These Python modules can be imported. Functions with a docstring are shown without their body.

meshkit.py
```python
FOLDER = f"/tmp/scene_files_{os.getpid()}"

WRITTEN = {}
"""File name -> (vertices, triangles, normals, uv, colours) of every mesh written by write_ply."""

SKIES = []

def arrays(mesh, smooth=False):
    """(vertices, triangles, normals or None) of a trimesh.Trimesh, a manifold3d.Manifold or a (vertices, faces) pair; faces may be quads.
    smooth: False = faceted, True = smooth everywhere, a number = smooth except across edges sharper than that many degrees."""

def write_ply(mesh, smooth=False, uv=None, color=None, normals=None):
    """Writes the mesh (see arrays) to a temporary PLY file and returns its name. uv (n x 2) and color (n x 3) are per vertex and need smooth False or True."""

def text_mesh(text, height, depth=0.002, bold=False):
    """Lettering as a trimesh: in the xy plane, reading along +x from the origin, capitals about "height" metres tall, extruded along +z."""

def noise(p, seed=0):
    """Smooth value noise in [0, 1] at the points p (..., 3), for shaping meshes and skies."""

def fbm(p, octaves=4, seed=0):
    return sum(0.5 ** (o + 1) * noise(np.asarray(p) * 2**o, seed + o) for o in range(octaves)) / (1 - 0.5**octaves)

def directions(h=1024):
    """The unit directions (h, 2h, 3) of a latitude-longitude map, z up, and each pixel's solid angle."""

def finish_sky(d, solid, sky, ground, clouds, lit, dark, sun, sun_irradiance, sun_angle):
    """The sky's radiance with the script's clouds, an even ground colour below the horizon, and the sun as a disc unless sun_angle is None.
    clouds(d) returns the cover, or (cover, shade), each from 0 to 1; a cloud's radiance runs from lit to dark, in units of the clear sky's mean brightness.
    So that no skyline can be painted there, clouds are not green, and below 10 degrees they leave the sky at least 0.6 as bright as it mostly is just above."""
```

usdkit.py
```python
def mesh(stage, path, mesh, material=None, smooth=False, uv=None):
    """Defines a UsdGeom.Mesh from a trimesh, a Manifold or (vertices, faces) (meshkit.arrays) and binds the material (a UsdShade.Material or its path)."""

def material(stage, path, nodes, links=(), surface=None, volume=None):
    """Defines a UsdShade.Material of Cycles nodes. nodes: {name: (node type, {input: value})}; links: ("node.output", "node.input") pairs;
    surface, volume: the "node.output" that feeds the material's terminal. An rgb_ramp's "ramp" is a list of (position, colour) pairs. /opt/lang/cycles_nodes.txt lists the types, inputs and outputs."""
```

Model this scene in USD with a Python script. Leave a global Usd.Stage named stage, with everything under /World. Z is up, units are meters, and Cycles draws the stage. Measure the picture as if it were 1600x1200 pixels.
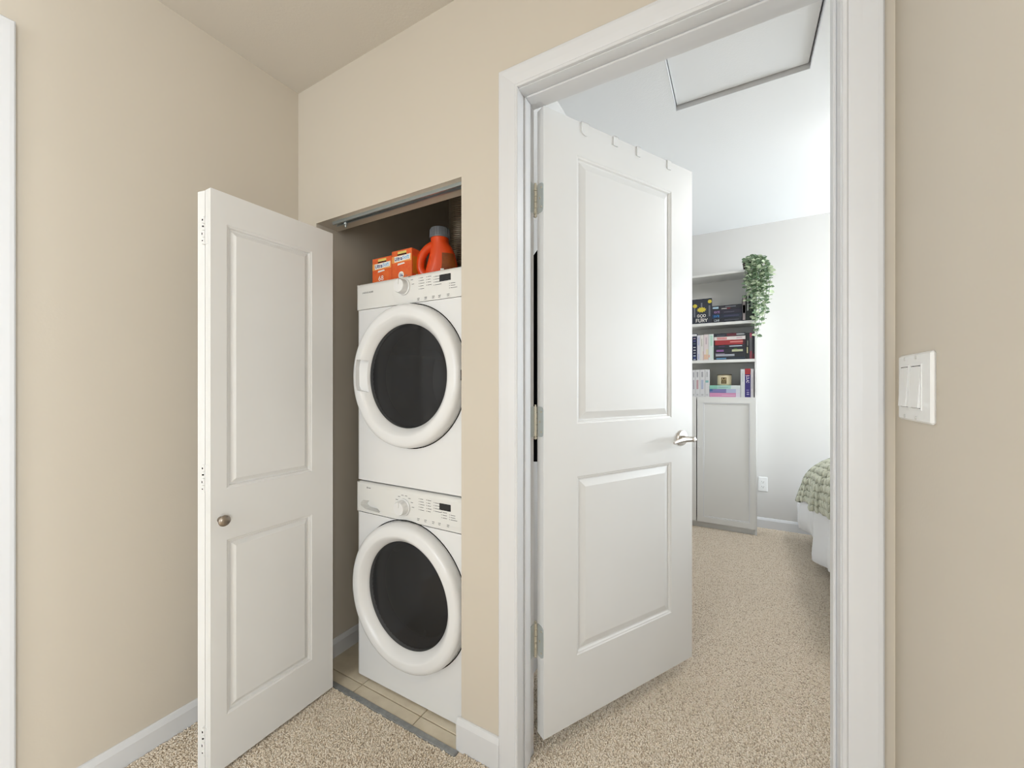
import math, random
import numpy as np
import trimesh
import usdkit, meshkit
from pxr import Usd, UsdGeom, UsdLux, UsdShade, Gf, Sdf, Vt
from shapely.geometry import Polygon, Point, box as sbox
from shapely import affinity

random.seed(7)
RNG = np.random.default_rng(7)
PI = math.pi
stage = Usd.Stage.CreateInMemory()
UsdGeom.SetStageUpAxis(stage, UsdGeom.Tokens.z)
UsdGeom.SetStageMetersPerUnit(stage, 1.0)
W = UsdGeom.Xform.Define(stage, '/World')
stage.SetDefaultPrim(W.GetPrim())
UsdGeom.Scope.Define(stage, '/World/Looks')

# ------------------------------------------------------------------ camera, sky, area lights, exposure
CAM_F, CAM_T, CAM_YH, CAM_H, CAM_D = 619.3, 0.5152, 602.9, 1.1574, 1.02
cam = UsdGeom.Camera.Define(stage, '/World/camera')
ct, st = math.cos(CAM_T), math.sin(CAM_T)
cam.AddTransformOp().Set(Gf.Matrix4d(ct, st, 0, 0, 0, 0, 1, 0, st, -ct, 0, 0, 0, -CAM_D, CAM_H, 1))
cam.CreateHorizontalApertureAttr(36.0)
cam.CreateVerticalApertureAttr(27.0)
cam.CreateFocalLengthAttr(36.0 * CAM_F / 1600)
cam.CreateVerticalApertureOffsetAttr((CAM_YH - 600) / 1600 * 36)
cam.CreateClippingRangeAttr(Gf.Vec2f(0.02, 100))
cam.CreateExposureAttr(0.0)

dome = UsdLux.DomeLight.Define(stage, '/World/sky')
dome.CreateIntensityAttr(1.0)
dome.CreateColorAttr(Gf.Vec3f(0.75, 0.87, 1.0))


def rect_light(name, pos, facing, w, h, power, color):
    """daylight standing in a window; facing: unit vector in the xy plane"""
    l = UsdLux.RectLight.Define(stage, '/World/' + name)
    l.CreateWidthAttr(w); l.CreateHeightAttr(h)
    l.CreateIntensityAttr(power); l.CreateColorAttr(Gf.Vec3f(*color))
    b = np.array([-facing[0], -facing[1], 0.0]); u = np.array([0, 0, 1.0]); r = np.cross(u, b)
    l.AddTransformOp().Set(Gf.Matrix4d(*r, 0, *u, 0, *b, 0, *pos, 1))
    return l


BED_WIN, BED_WIN_C = 25.0, (0.88, 0.945, 1.0)
BACK_WIN, BACK_WIN_C = 3.6, (0.965, 0.985, 1.0)
SIDE_WIN = 8.2
LEFT_WIN = 15.0
LAMP_E, LAMP_C = 12.0, (1.0, 0.90, 0.77)
BED_LAMP_E = 53.0
rect_light('bedroom_window_daylight', (2.51, 2.25, 1.50), (-1, 0), 0.95, 1.6, BED_WIN, BED_WIN_C)
rect_light('hall_window_daylight', (-0.68, -3.72, 1.45), (0, 1), 1.7, 1.7, BACK_WIN, BACK_WIN_C)
rect_light('side_window_daylight', (2.76, -2.45, 1.40), (-1, 0), 1.9, 1.9, SIDE_WIN, BACK_WIN_C)
rect_light('left_window_daylight', (-2.96, -2.75, 1.40), (1, 0), 1.3, 1.9, LEFT_WIN, BACK_WIN_C)

# ------------------------------------------------------------------ helpers
_used = {}
_base = {}


def numbered(path):
    n = _used.get(path, 0); _used[path] = n + 1
    return path if n == 0 else '%s_%03d' % (path, n)


def tag(p, label=None, cat=None, group=None, kind=None):
    p = p.GetPrim() if hasattr(p, 'GetPrim') else p
    for k, v in (('label', label), ('category', cat), ('group', group), ('kind', kind)):
        if v:
            p.SetCustomDataByKey(k, v)
    return p


def thing(name, label, cat, base=(0, 0, 0), group=None, kind=None):
    path = numbered('/World/' + name)
    x = UsdGeom.Xform.Define(stage, path)
    x.AddTranslateOp().Set(Gf.Vec3d(*map(float, base)))
    _base[path] = np.array(base, float)
    return tag(x, label, cat, group, kind)


def obj(name, m, mat, parent=None, smooth=30, label=None, cat=None, group=None, kind=None):
    """one Mesh; coordinates are given in the world and moved to the thing's base"""
    if isinstance(m, (list,)):
        m = trimesh.util.concatenate([a for a in m])
    pp = str(parent.GetPath()) if parent is not None else '/World'
    path = numbered(pp + '/' + name)
    top = '/'.join(path.split('/')[:3])
    b = _base.get(top)
    if b is not None:
        m = m.copy(); m.apply_translation(-b)
    g = usdkit.mesh(stage, path, m, M[mat] if isinstance(mat, str) else mat, smooth=smooth)
    return tag(g, label, cat, group, kind)


def struct(name, m, mat, label, cat, parent=None, smooth=False):
    return obj(name, m, mat, parent, smooth, label, cat, None, 'structure')


def bx(x0, x1, y0, y1, z0, z1):
    m = trimesh.creation.box((abs(x1 - x0), abs(y1 - y0), abs(z1 - z0)))
    m.apply_translation(((x0 + x1) / 2, (y0 + y1) / 2, (z0 + z1) / 2))
    return m


def cbx(x0, x1, y0, y1, z0, z1, c=0.003):
    """box with chamfered edges"""
    lo, hi = np.array([min(x0, x1), min(y0, y1), min(z0, z1)]), np.array([max(x0, x1), max(y0, y1), max(z0, z1)])
    c = min(c, *(0.45 * (hi - lo)))
    pts = []
    for k in range(3):
        for s in np.ndindex(2, 2, 2):
            p = np.where(s, hi, lo).astype(float)
            q = np.where(s, -1.0, 1.0) * c
            for j in range(3):
                if j != k:
                    p[j] += q[j]
            pts.append(p)
    return trimesh.Trimesh(pts).convex_hull


def rbx(x0, x1, y0, y1, z0, z1, r=0.01, n=4):
    """box with rounded edges (hull of corner spheres)"""
    lo, hi = np.array([min(x0, x1), min(y0, y1), min(z0, z1)]) + r, np.array([max(x0, x1), max(y0, y1), max(z0, z1)]) - r
    s = trimesh.creation.icosphere(subdivisions=2, radius=r).vertices
    pts = [s + np.where(k, hi, lo) for k in np.ndindex(2, 2, 2)]
    return trimesh.Trimesh(np.vstack(pts)).convex_hull


def xf(m, X, Y, Z, o=(0, 0, 0)):
    t = np.eye(4); t[:3, 0], t[:3, 1], t[:3, 2], t[:3, 3] = X, Y, Z, o
    m = m.copy(); m.apply_transform(t)
    if np.linalg.det(t[:3, :3]) < 0:
        m.invert()
    return m


def front(m, o):
    """a mesh drawn in xy with its depth along +z, stood up facing -y at o"""
    return xf(m, (1, 0, 0), (0, 0, 1), (0, -1, 0), o)


def prism(poly, depth):
    return trimesh.creation.extrude_polygon(poly, depth, engine='earcut')


def lathe(profile, n=48, axis='z', o=(0, 0, 0)):
    """profile: (r, h) pairs"""
    m = trimesh.creation.revolve(np.array(profile, float), sections=n)
    if axis == '-y':
        m = xf(m, (1, 0, 0), (0, 0, 1), (0, -1, 0))
    elif axis == '-x':
        m = xf(m, (0, 1, 0), (0, 0, 1), (1, 0, 0))
        m = xf(m, (-1, 0, 0), (0, 1, 0), (0, 0, 1))
    m.apply_translation(o)
    m.fix_normals()
    return m


def tube(path, r, n=8, closed=False, taper=None):
    P = np.asarray(path, float); k = len(P)
    T = np.gradient(P, axis=0) if not closed else np.roll(P, -1, 0) - np.roll(P, 1, 0)
    T /= np.maximum(np.linalg.norm(T, axis=1, keepdims=True), 1e-9)
    ref = np.array([0, 0, 1.0]) if abs(T[0][2]) < 0.9 else np.array([1.0, 0, 0])
    N = np.cross(T[0], ref); N /= np.linalg.norm(N)
    V = []
    for i in range(k):
        N = N - T[i] * (N @ T[i]); N /= np.linalg.norm(N)
        B = np.cross(T[i], N)
        rr = r if taper is None else r * taper[i]
        a = np.arange(n) * 2 * PI / n
        V.append(P[i] + rr * (np.cos(a)[:, None] * N + np.sin(a)[:, None] * B))
    V = np.vstack(V); F = []
    for i in range(k if closed else k - 1):
        for j in range(n):
            a, b = i * n + j, i * n + (j + 1) % n
            c, d = ((i + 1) % k) * n + j, ((i + 1) % k) * n + (j + 1) % n
            F += [(a, b, d), (a, d, c)]
    if not closed:
        V = np.vstack([V, P[0], P[-1]]); e = len(V)
        for j in range(n):
            F += [(e - 2, (j + 1) % n, j), (e - 1, (k - 1) * n + j, (k - 1) * n + (j + 1) % n)]
    m = trimesh.Trimesh(V, F, process=False)
    return m


_text = {}


def text(s, h, depth=0.0006, bold=False):
    k = (s, bold)
    if k not in _text:
        _text[k] = meshkit.text_mesh(s, 1.0, 1.0, bold)
    m = _text[k].copy(); m.apply_scale((h, h, depth))
    return m


def text_fit(s, w, h, depth=0.0006, bold=False):
    m = text(s, h, depth, bold)
    e = m.bounds
    m.apply_translation((-(e[0][0] + e[1][0]) / 2, -(e[0][1] + e[1][1]) / 2, 0))
    m.apply_scale((w / (e[1][0] - e[0][0]), h / (e[1][1] - e[0][1]), 1))
    return m


# ------------------------------------------------------------------ materials
M = {}


def mat(name, color, rough=0.5, spec=0.5, metal=0.0, bump=None, vary=None, **kw):
    """bump: (scale, distance, strength); vary: (scale, second colour)"""
    nodes = {'p': ('principled_bsdf', {'base_color': color, 'roughness': rough, 'specular_ior_level': spec, 'metallic': metal, **kw})}
    links = []
    if bump or vary:
        nodes['g'] = ('geometry', {})
    if vary:
        nodes['vn'] = ('noise_texture', {'scale': vary[0], 'detail': 4.0, 'roughness': 0.6})
        nodes['vr'] = ('rgb_ramp', {'ramp': [(0.3, color), (0.7, vary[1])]})
        links += [('g.position', 'vn.vector'), ('vn.fac', 'vr.fac'), ('vr.color', 'p.base_color')]
    if bump:
        nodes['bn'] = ('noise_texture', {'scale': bump[0], 'detail': 3.0})
        nodes['b'] = ('bump', {'distance': bump[1], 'strength': bump[2]})
        links += [('g.position', 'bn.vector'), ('bn.fac', 'b.height'), ('b.normal', 'p.normal')]
    M[name] = usdkit.material(stage, '/World/Looks/' + name, nodes, links, surface='p.BSDF')
    return M[name]


mat('wall_paint', (0.635, 0.575, 0.488), 0.6, 0.3, bump=(180, 0.0006, 0.25))
mat('bedroom_paint', (0.66, 0.645, 0.625), 0.6, 0.3, bump=(180, 0.0006, 0.25))
mat('ceiling_paint', (0.68, 0.635, 0.57), 0.8, 0.2, bump=(120, 0.0015, 0.3))
mat('bedroom_ceiling', (0.80, 0.80, 0.80), 0.8, 0.2, bump=(120, 0.0015, 0.3))
mat('trim_white', (0.715, 0.72, 0.735), 0.35, 0.5, bump=(60, 0.0004, 0.2))
mat('door_white', (0.80, 0.795, 0.785), 0.42, 0.45, bump=(240, 0.0003, 0.3), vary=(2.2, (0.78, 0.775, 0.76)))
mat('carpet_base', (0.84, 0.72, 0.58), 0.95, 0.1, bump=(220, 0.006, 0.8), vary=(160, (0.76, 0.65, 0.52)))
mat('tile', (0.72, 0.64, 0.50), 0.4, 0.4, bump=(30, 0.0008, 0.3), vary=(14, (0.60, 0.52, 0.39)))
mat('grout', (0.46, 0.39, 0.29), 0.9, 0.1)
mat('strip_metal', (0.36, 0.37, 0.37), 0.5, 0.5, metal=0.4, vary=(40, (0.24, 0.25, 0.25)))
mat('track_steel', (0.50, 0.56, 0.58), 0.35, 0.5, metal=0.8)
mat('dark_gap', (0.03, 0.028, 0.025), 0.8, 0.1)
mat('appliance_white', (0.80, 0.80, 0.80), 0.22, 0.5)
mat('panel_white', (0.78, 0.775, 0.75), 0.3, 0.5)
mat('gasket', (0.22, 0.22, 0.23), 0.5, 0.4)
mat('drum', (0.42, 0.41, 0.40), 0.34, 0.5, metal=0.6)
mat('display', (0.006, 0.006, 0.007), 0.15, 0.5)
mat('print_grey', (0.25, 0.25, 0.25), 0.6, 0.2)
mat('black_plastic', (0.015, 0.015, 0.018), 0.4, 0.4)
mat('hinge_steel', (0.60, 0.64, 0.64), 0.4, 0.5, metal=0.5)
mat('hinge_brass', (0.66, 0.62, 0.52), 0.35, 0.5, metal=0.5)
mat('nickel', (0.62, 0.58, 0.53), 0.28, 0.5, metal=1.0)
mat('knob_nickel', (0.36, 0.31, 0.26), 0.3, 0.5, metal=1.0)
mat('plastic_white', (0.82, 0.82, 0.81), 0.3, 0.5)
mat('slot_dark', (0.05, 0.05, 0.05), 0.6, 0.2)
mat('black_cloth', (0.008, 0.008, 0.010), 0.9, 0.1, bump=(400, 0.001, 0.5))
mat('shelf_white', (0.74, 0.735, 0.715), 0.4, 0.4)
mat('shelf_inner', (0.66, 0.655, 0.63), 0.5, 0.4)
mat('wood_raw', (0.30, 0.22, 0.18), 0.7, 0.2)
mat('paper', (0.78, 0.75, 0.68), 0.8, 0.1, bump=(600, 0.0005, 0.6))
mat('box_orange', (0.74, 0.10, 0.025), 0.4, 0.4, vary=(30, (0.80, 0.17, 0.04)))
mat('band_white', (0.85, 0.84, 0.80), 0.4, 0.4)
mat('band_orange', (0.86, 0.36, 0.10), 0.4, 0.4)
mat('box_side', (0.62, 0.24, 0.02), 0.4, 0.4)
mat('navy_print', (0.03, 0.05, 0.22), 0.5, 0.3)
mat('sky_print', (0.22, 0.52, 0.82), 0.5, 0.3)
mat('yellow_print', (0.80, 0.64, 0.18), 0.5, 0.3)
mat('dark_print', (0.05, 0.02, 0.015), 0.5, 0.3)
mat('purple_print', (0.10, 0.06, 0.28), 0.5, 0.3)
mat('jug_red', (0.78, 0.075, 0.012), 0.25, 0.5)
mat('jug_label', (0.16, 0.03, 0.01), 0.35, 0.4, vary=(20, (0.30, 0.08, 0.01)))
mat('duct_foil', (0.42, 0.38, 0.32), 0.3, 0.5, metal=1.0, bump=(90, 0.002, 0.5))
mat('plant_pot', (0.035, 0.028, 0.022), 0.6, 0.3)
mat('stem_green', (0.16, 0.22, 0.11), 0.6, 0.3)
mat('linen', (0.86, 0.87, 0.89), 0.85, 0.2, bump=(25, 0.006, 0.4), sheen_weight=0.2)
mat('bed_frame', (0.10, 0.085, 0.075), 0.5, 0.3)
mat('mattress', (0.70, 0.69, 0.67), 0.9, 0.1)
mat('knit', (0.58, 0.59, 0.48), 0.95, 0.1, bump=(300, 0.002, 0.7), sheen_weight=0.3)
mat('knit_edge', (0.30, 0.32, 0.24), 0.95, 0.1, bump=(300, 0.002, 0.7))
mat('candle_glass', (0.72, 0.62, 0.42), 0.3, 0.5)
mat('candle_lid', (0.16, 0.13, 0.09), 0.4, 0.5, metal=0.6)
mat('candle_label', (0.07, 0.045, 0.018), 0.6, 0.3)
mat('candle_gold', (0.42, 0.32, 0.16), 0.6, 0.3)
usdkit_nodes = {'d': ('diffuse_bsdf', {'color': (0.034, 0.034, 0.036)}), 'td': ('mix_closure', {'fac': 0.5}), 't': ('transparent_bsdf', {'color': (0.55, 0.55, 0.56)}), 'g': ('glossy_bsdf', {'color': (0.9, 0.9, 0.9), 'roughness': 0.05}), 'f': ('fresnel', {'IOR': 1.32}), 'm': ('mix_closure', {})}
M['door_glass'] = usdkit.material(stage, '/World/Looks/door_glass', usdkit_nodes, [('f.fac', 'm.fac'), ('t.BSDF', 'td.closure1'), ('d.BSDF', 'td.closure2'), ('td.closure', 'm.closure1'), ('g.BSDF', 'm.closure2')], surface='m.closure')
M['window_pane'] = usdkit.material(stage, '/World/Looks/window_pane', {'t': ('transparent_bsdf', {'color': (0.97, 0.98, 0.98)}), 'g': ('glossy_bsdf', {'color': (1, 1, 1), 'roughness': 0.01}), 'f': ('fresnel', {'IOR': 1.45}), 'm': ('mix_closure', {})}, [('f.fac', 'm.fac'), ('t.BSDF', 'm.closure1'), ('g.BSDF', 'm.closure2')], surface='m.closure')
M['lamp_glass'] = usdkit.material(stage, '/World/Looks/lamp_glass', {'e': ('emission', {'color': LAMP_C, 'strength': LAMP_E})}, surface='e.emission')
M['bedroom_lamp_glass'] = usdkit.material(stage, '/World/Looks/bedroom_lamp_glass', {'e': ('emission', {'color': (1.0, 0.975, 0.95), 'strength': BED_LAMP_E})}, surface='e.emission')
mat('cap_clear', (0.30, 0.32, 0.35), 0.25, 0.5, transmission_weight=0.5)


def leaf_material(name, c, ct):
    M[name] = usdkit.material(stage, '/World/Looks/' + name, {
        'g': ('geometry', {}), 'r': ('rgb_ramp', {'ramp': [(0.0, c), (0.55, ct), (1.0, (0.78, 0.82, 0.66))]}),
        'p': ('principled_bsdf', {'roughness': 0.5}), 't': ('translucent_bsdf', {}), 'm': ('mix_closure', {'fac': 0.25})},
        [('g.random_per_island', 'r.fac'), ('r.color', 'p.base_color'), ('r.color', 't.color'), ('p.BSDF', 'm.closure1'), ('t.BSDF', 'm.closure2')], surface='m.closure')


leaf_material('leaf', (0.16, 0.24, 0.14), (0.36, 0.46, 0.33))
leaf_material('leaf_pale', (0.50, 0.58, 0.40), (0.72, 0.76, 0.60))
M['tuft'] = usdkit.material(stage, '/World/Looks/tuft', {
    'o': ('object_info', {}), 'r': ('rgb_ramp', {'ramp': [(0.0, (0.60, 0.49, 0.37)), (0.30, (0.86, 0.745, 0.60)), (1.0, (0.94, 0.85, 0.73))]}),
    'p': ('principled_bsdf', {'roughness': 0.9, 'specular_ior_level': 0.1})},
    [('o.random', 'r.fac'), ('r.color', 'p.base_color')], surface='p.BSDF')

# ------------------------------------------------------------------ the setting
XL, XR, ZC, ZB = -1.623, 0.2643, 2.40, 2.478          # hall walls, ceilings
TW = 0.10                                             # thickness of the wall with the openings
CX0, CX1, CZ = -1.50, -0.763, 1.824                   # closet opening
JX0, JX1, JZ = -0.5557, 0.1825, 2.026                 # faces of the door jambs
BX0, BX1, BY1 = -0.722, 2.45, 2.80                    # bedroom

# wall with the closet opening and the doorway
wp = sbox(XL - 0.1, 0, 3.0, ZB + 0.1)
wp = wp.difference(sbox(CX0, -1, CX1, CZ)).difference(sbox(JX0 - 0.018, -1, JX1 + 0.018, JZ + 0.018))
struct('wall_front', xf(prism(wp, TW), (1, 0, 0), (0, 0, 1), (0, 1, 0)), 'wall_paint', 'beige painted hall wall holding the laundry closet opening and the bedroom doorway', 'wall')
RX, RY, RB = 2.70, -1.16, -3.60                       # the wider space behind the viewer
LX, LY = -2.90, -1.75
struct('wall_left', bx(XL - 0.1, XL, LY, 0, 0, ZC), 'wall_paint', 'beige hall wall on the left behind the open folding closet door', 'wall')
struct('wall_left_return', bx(LX, XL - 0.1, LY, LY + 0.1, 0, ZC), 'wall_paint', 'beige wall turning off the hall to the left behind the viewer', 'wall')
lwp = sbox(RB, 0, LY + 0.1, ZC).difference(sbox(-3.40, 0.45, -2.10, 2.35))
struct('wall_side_left', xf(prism(lwp, 0.1), (0, 1, 0), (0, 0, 1), (1, 0, 0), (LX - 0.1, 0, 0)), 'wall_paint', 'beige wall with a window, behind the viewer to the left', 'wall')
struct('wall_right', bx(XR, XR + 0.1, RY, 0, 0, ZC), 'wall_paint', 'beige hall wall on the right carrying the double light switch', 'wall')
struct('wall_return', bx(XR + 0.1, RX, RY, RY + 0.1, 0, ZC), 'wall_paint', 'beige wall turning off the hall to the right behind the viewer', 'wall')
bwp = sbox(LX - 0.1, 0, RX + 0.1, ZC).difference(sbox(-1.53, 0.60, 0.17, 2.30))
struct('wall_back', xf(prism(bwp, 0.1), (1, 0, 0), (0, 0, 1), (0, 1, 0), (0, RB - 0.1, 0)), 'wall_paint', 'beige wall behind the viewer with a window', 'wall')
swp = sbox(RB, 0, RY + 0.1, ZC).difference(sbox(-3.40, 0.45, -1.50, 2.35))
struct('wall_side', xf(prism(swp, 0.1), (0, 1, 0), (0, 0, 1), (1, 0, 0), (RX, 0, 0)), 'wall_paint', 'beige wall with a window, behind the viewer to the right', 'wall')
struct('ceiling_hall', [bx(XL - 0.1, XR + 0.1, RB - 0.1, 0, ZC, ZC + 0.08), bx(LX - 0.1, XL - 0.1, RB - 0.1, LY + 0.1, ZC, ZC + 0.08), bx(XR + 0.1, RX + 0.1, RB - 0.1, RY + 0.1, ZC, ZC + 0.08)], 'ceiling_paint', 'flat cream ceiling of the hall', 'ceiling')
# bedroom
struct('wall_bedroom_far', bx(BX0 - 0.03, BX1 + 0.1, BY1, BY1 + 0.1, 0, ZB), 'bedroom_paint', 'pale bedroom wall behind the white bookcase', 'wall')
struct('wall_bedroom_left', bx(-0.752, BX0, TW, BY1, 0, ZB), 'bedroom_paint', 'narrow pale bedroom wall glimpsed through the hinge gap of the open door', 'wall')
rw = sbox(TW, 0, BY1, ZB).difference(sbox(1.77, 0.70, 2.73, 2.30))
struct('wall_bedroom_right', xf(prism(rw, 0.1), (0, 1, 0), (0, 0, 1), (1, 0, 0), (BX1, 0, 0)), 'bedroom_paint', 'bedroom wall with the window, to the right outside the picture', 'wall')
HX0, HX1, HY0, HY1 = -0.255, 0.270, 0.40, 1.030       # attic hatch
cp = sbox(BX0 - 0.03, TW, BX1 + 0.1, BY1 + 0.1).difference(sbox(HX0, HY0, HX1, HY1))
struct('ceiling_bedroom', xf(prism(cp, 0.06), (1, 0, 0), (0, 1, 0), (0, 0, 1), (0, 0, ZB)), 'bedroom_ceiling', 'bright white bedroom ceiling with a recessed hatch', 'ceiling')
hatch = thing('ceiling_hatch', 'white recessed access hatch with beige edge set into the bedroom ceiling', 'hatch', (0, 0.7, ZB), kind='structure')
hf = sbox(HX0, HY0, HX1, HY1).difference(sbox(HX0 + 0.004, HY0 + 0.004, HX1 - 0.004, HY1 - 0.004))
obj('frame', xf(prism(hf, 0.05), (1, 0, 0), (0, 1, 0), (0, 0, 1), (0, 0, ZB)), 'trim_white', hatch, False)
obj('panel', cbx(HX0 + 0.006, HX1 - 0.008, HY0 + 0.008, HY1 - 0.009, ZB + 0.020, ZB + 0.035, 0.003), 'bedroom_ceiling', hatch, False)
obj('lid', bx(HX0 - 0.05, HX1 + 0.05, HY0 - 0.05, HY1 + 0.05, ZB + 0.061, ZB + 0.07), 'slot_dark', hatch, False)
# closet interior
CLY = 1.15
struct('wall_closet_left', bx(CX0 - 0.03, CX0, TW, CLY, 0, 2.30), 'wall_paint', 'beige side wall inside the laundry closet, left of the machines', 'wall')
struct('wall_closet_back', bx(CX0 - 0.03, -0.752, CLY, CLY + 0.05, 0, 2.30), 'wall_paint', 'shadowed rear wall of the laundry closet above the dryer', 'wall')
struct('ceiling_closet', bx(CX0 - 0.03, -0.752, TW, CLY + 0.05, 2.30, 2.35), 'ceiling_paint', 'dark ceiling inside the laundry closet', 'ceiling')

# floors
fp = sbox(XL - 0.1, RB - 0.1, XR + 0.1, 0.0).union(sbox(XR, RB - 0.1, RX + 0.1, RY + 0.1)).union(sbox(LX - 0.1, RB - 0.1, XL, LY + 0.1)).union(sbox(BX0 - 0.03, -0.01, BX1 + 0.1, BY1 + 0.1)).difference(sbox(CX0, -0.030, CX1, 0.9)).difference(sbox(CX0, 0.0, -0.752, 0.9))
struct('floor', xf(prism(fp, 0.05), (1, 0, 0), (0, 1, 0), (0, 0, 1), (0, 0, -0.05)), 'carpet_base', 'beige carpeted floor running from the hall through the doorway into the bedroom', 'floor')
fc = thing('floor_closet', 'beige stone-look tiled floor of the laundry closet in front of the washer', 'floor', (-1.1, 0.3, -0.02), kind='structure')
obj('grout_bed', bx(CX0, -0.752, -0.012, CLY, -0.05, -0.004), 'grout', fc, False)
xs = [-1.50, -1.262, -0.962, -0.752]
for y0, y1 in ((-0.012, 0.030), (0.033, 0.33), (0.333, 0.63), (0.633, CLY)):
    for a, b in zip(xs[:-1], xs[1:]):
        e = -CX1 if y0 < 0.1 else 0.752
        if y0 < 0.05:
            b = min(b, -0.764)
        obj('tile', cbx(a + 0.0015, b - 0.0015, y0, y1, -0.02, 0.0, 0.0015), 'tile', fc, False)
strip = obj('threshold_strip', [cbx(CX0 + 0.002, CX1 - 0.002, -0.036, -0.0125, -0.010, 0.004, 0.003)], 'strip_metal', None, False,
            'worn grey metal threshold strip between the hall carpet and closet tiles', 'threshold strip', kind='structure')

# baseboards


def baseboard_y(x, d, y0, y1, h, t=0.012):
    """runs along y on a wall at x; d = +1 if it stands out towards +x"""
    p = Polygon([(0, 0), (t, 0), (t, h - 0.018), (t * 0.72, h - 0.009), (t * 0.45, h - 0.002), (0.002, h), (0, h)])
    m = prism(p, y1 - y0)
    return xf(m, (d, 0, 0), (0, 0, 1), (0, -1, 0), (x, y1, 0)) if d > 0 else xf(m, (-1, 0, 0), (0, 0, 1), (0, 1, 0), (x, y0, 0))


def baseboard_x(y, d, x0, x1, h, t=0.012):
    p = Polygon([(0, 0), (t, 0), (t, h - 0.018), (t * 0.72, h - 0.009), (t * 0.45, h - 0.002), (0.002, h), (0, h)])
    m = prism(p, x1 - x0)
    return xf(m, (0, d, 0), (0, 0, 1), (1, 0, 0), (x0, y, 0)) if d > 0 else xf(m, (0, -1, 0), (0, 0, 1), (-1, 0, 0), (x1, y, 0))


struct('baseboard_left', baseboard_y(XL, 1, -0.745, -0.001, 0.078), 'trim_white', 'white baseboard along the foot of the left hall wall', 'baseboard')
struct('baseboard_front', [baseboard_x(0, -1, CX1 - 0.012, -0.617, 0.101), baseboard_y(CX1, -1, 0, TW, 0.101)], 'trim_white', 'short white baseboard between the closet opening and the bedroom doorway', 'baseboard')
struct('baseboard_right', baseboard_y(XR, -1, RY, -0.002, 0.09), 'trim_white', 'white baseboard at the foot of the right hall wall', 'baseboard')
struct('baseboard_closet', baseboard_y(CX0, 1, 0.004, CLY - 0.001, 0.075), 'trim_white', 'white baseboard inside the closet beside the washer', 'baseboard')
struct('baseboard_bedroom_far', baseboard_x(BY1, -1, 0.142, BX1, 0.085), 'trim_white', 'white baseboard on the bedroom wall right of the bookcase', 'baseboard')
struct('baseboard_bedroom_left', baseboard_y(BX0, 1, TW + 0.02, 2.55, 0.085), 'trim_white', 'white baseboard glimpsed under the lowest hinge of the open door', 'baseboard')


def casing(x0, x1, ztop, wd, y, s):
    """mitred door casing around an opening x0..x1 x ztop, on a wall face at y; s = -1 stands out to -y"""
    prof = [(0, 0), (0, 0.0085), (0.002, 0.0105), (0.0065, 0.0108), (0.0095, 0.0085), (0.0125, 0.0092), (0.030, 0.0118), (wd - 0.010, 0.014), (wd - 0.003, 0.0138), (wd, 0.0115), (wd, 0)]
    V, F = [], []
    for o, t in prof:
        for px, pz in ((x0 - o, 0), (x0 - o, ztop + o), (x1 + o, ztop + o), (x1 + o, 0)):
            V.append((px, y + s * t, pz))
    for i in range(len(prof)):
        k = (i + 1) % len(prof)
        for j in range(3):
            a, b, c, d = i * 4 + j, i * 4 + j + 1, k * 4 + j + 1, k * 4 + j
            F += [(a, b, c), (a, c, d)]
    m = trimesh.Trimesh(V, F, process=False)
    m.fix_normals()
    return [m]


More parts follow.
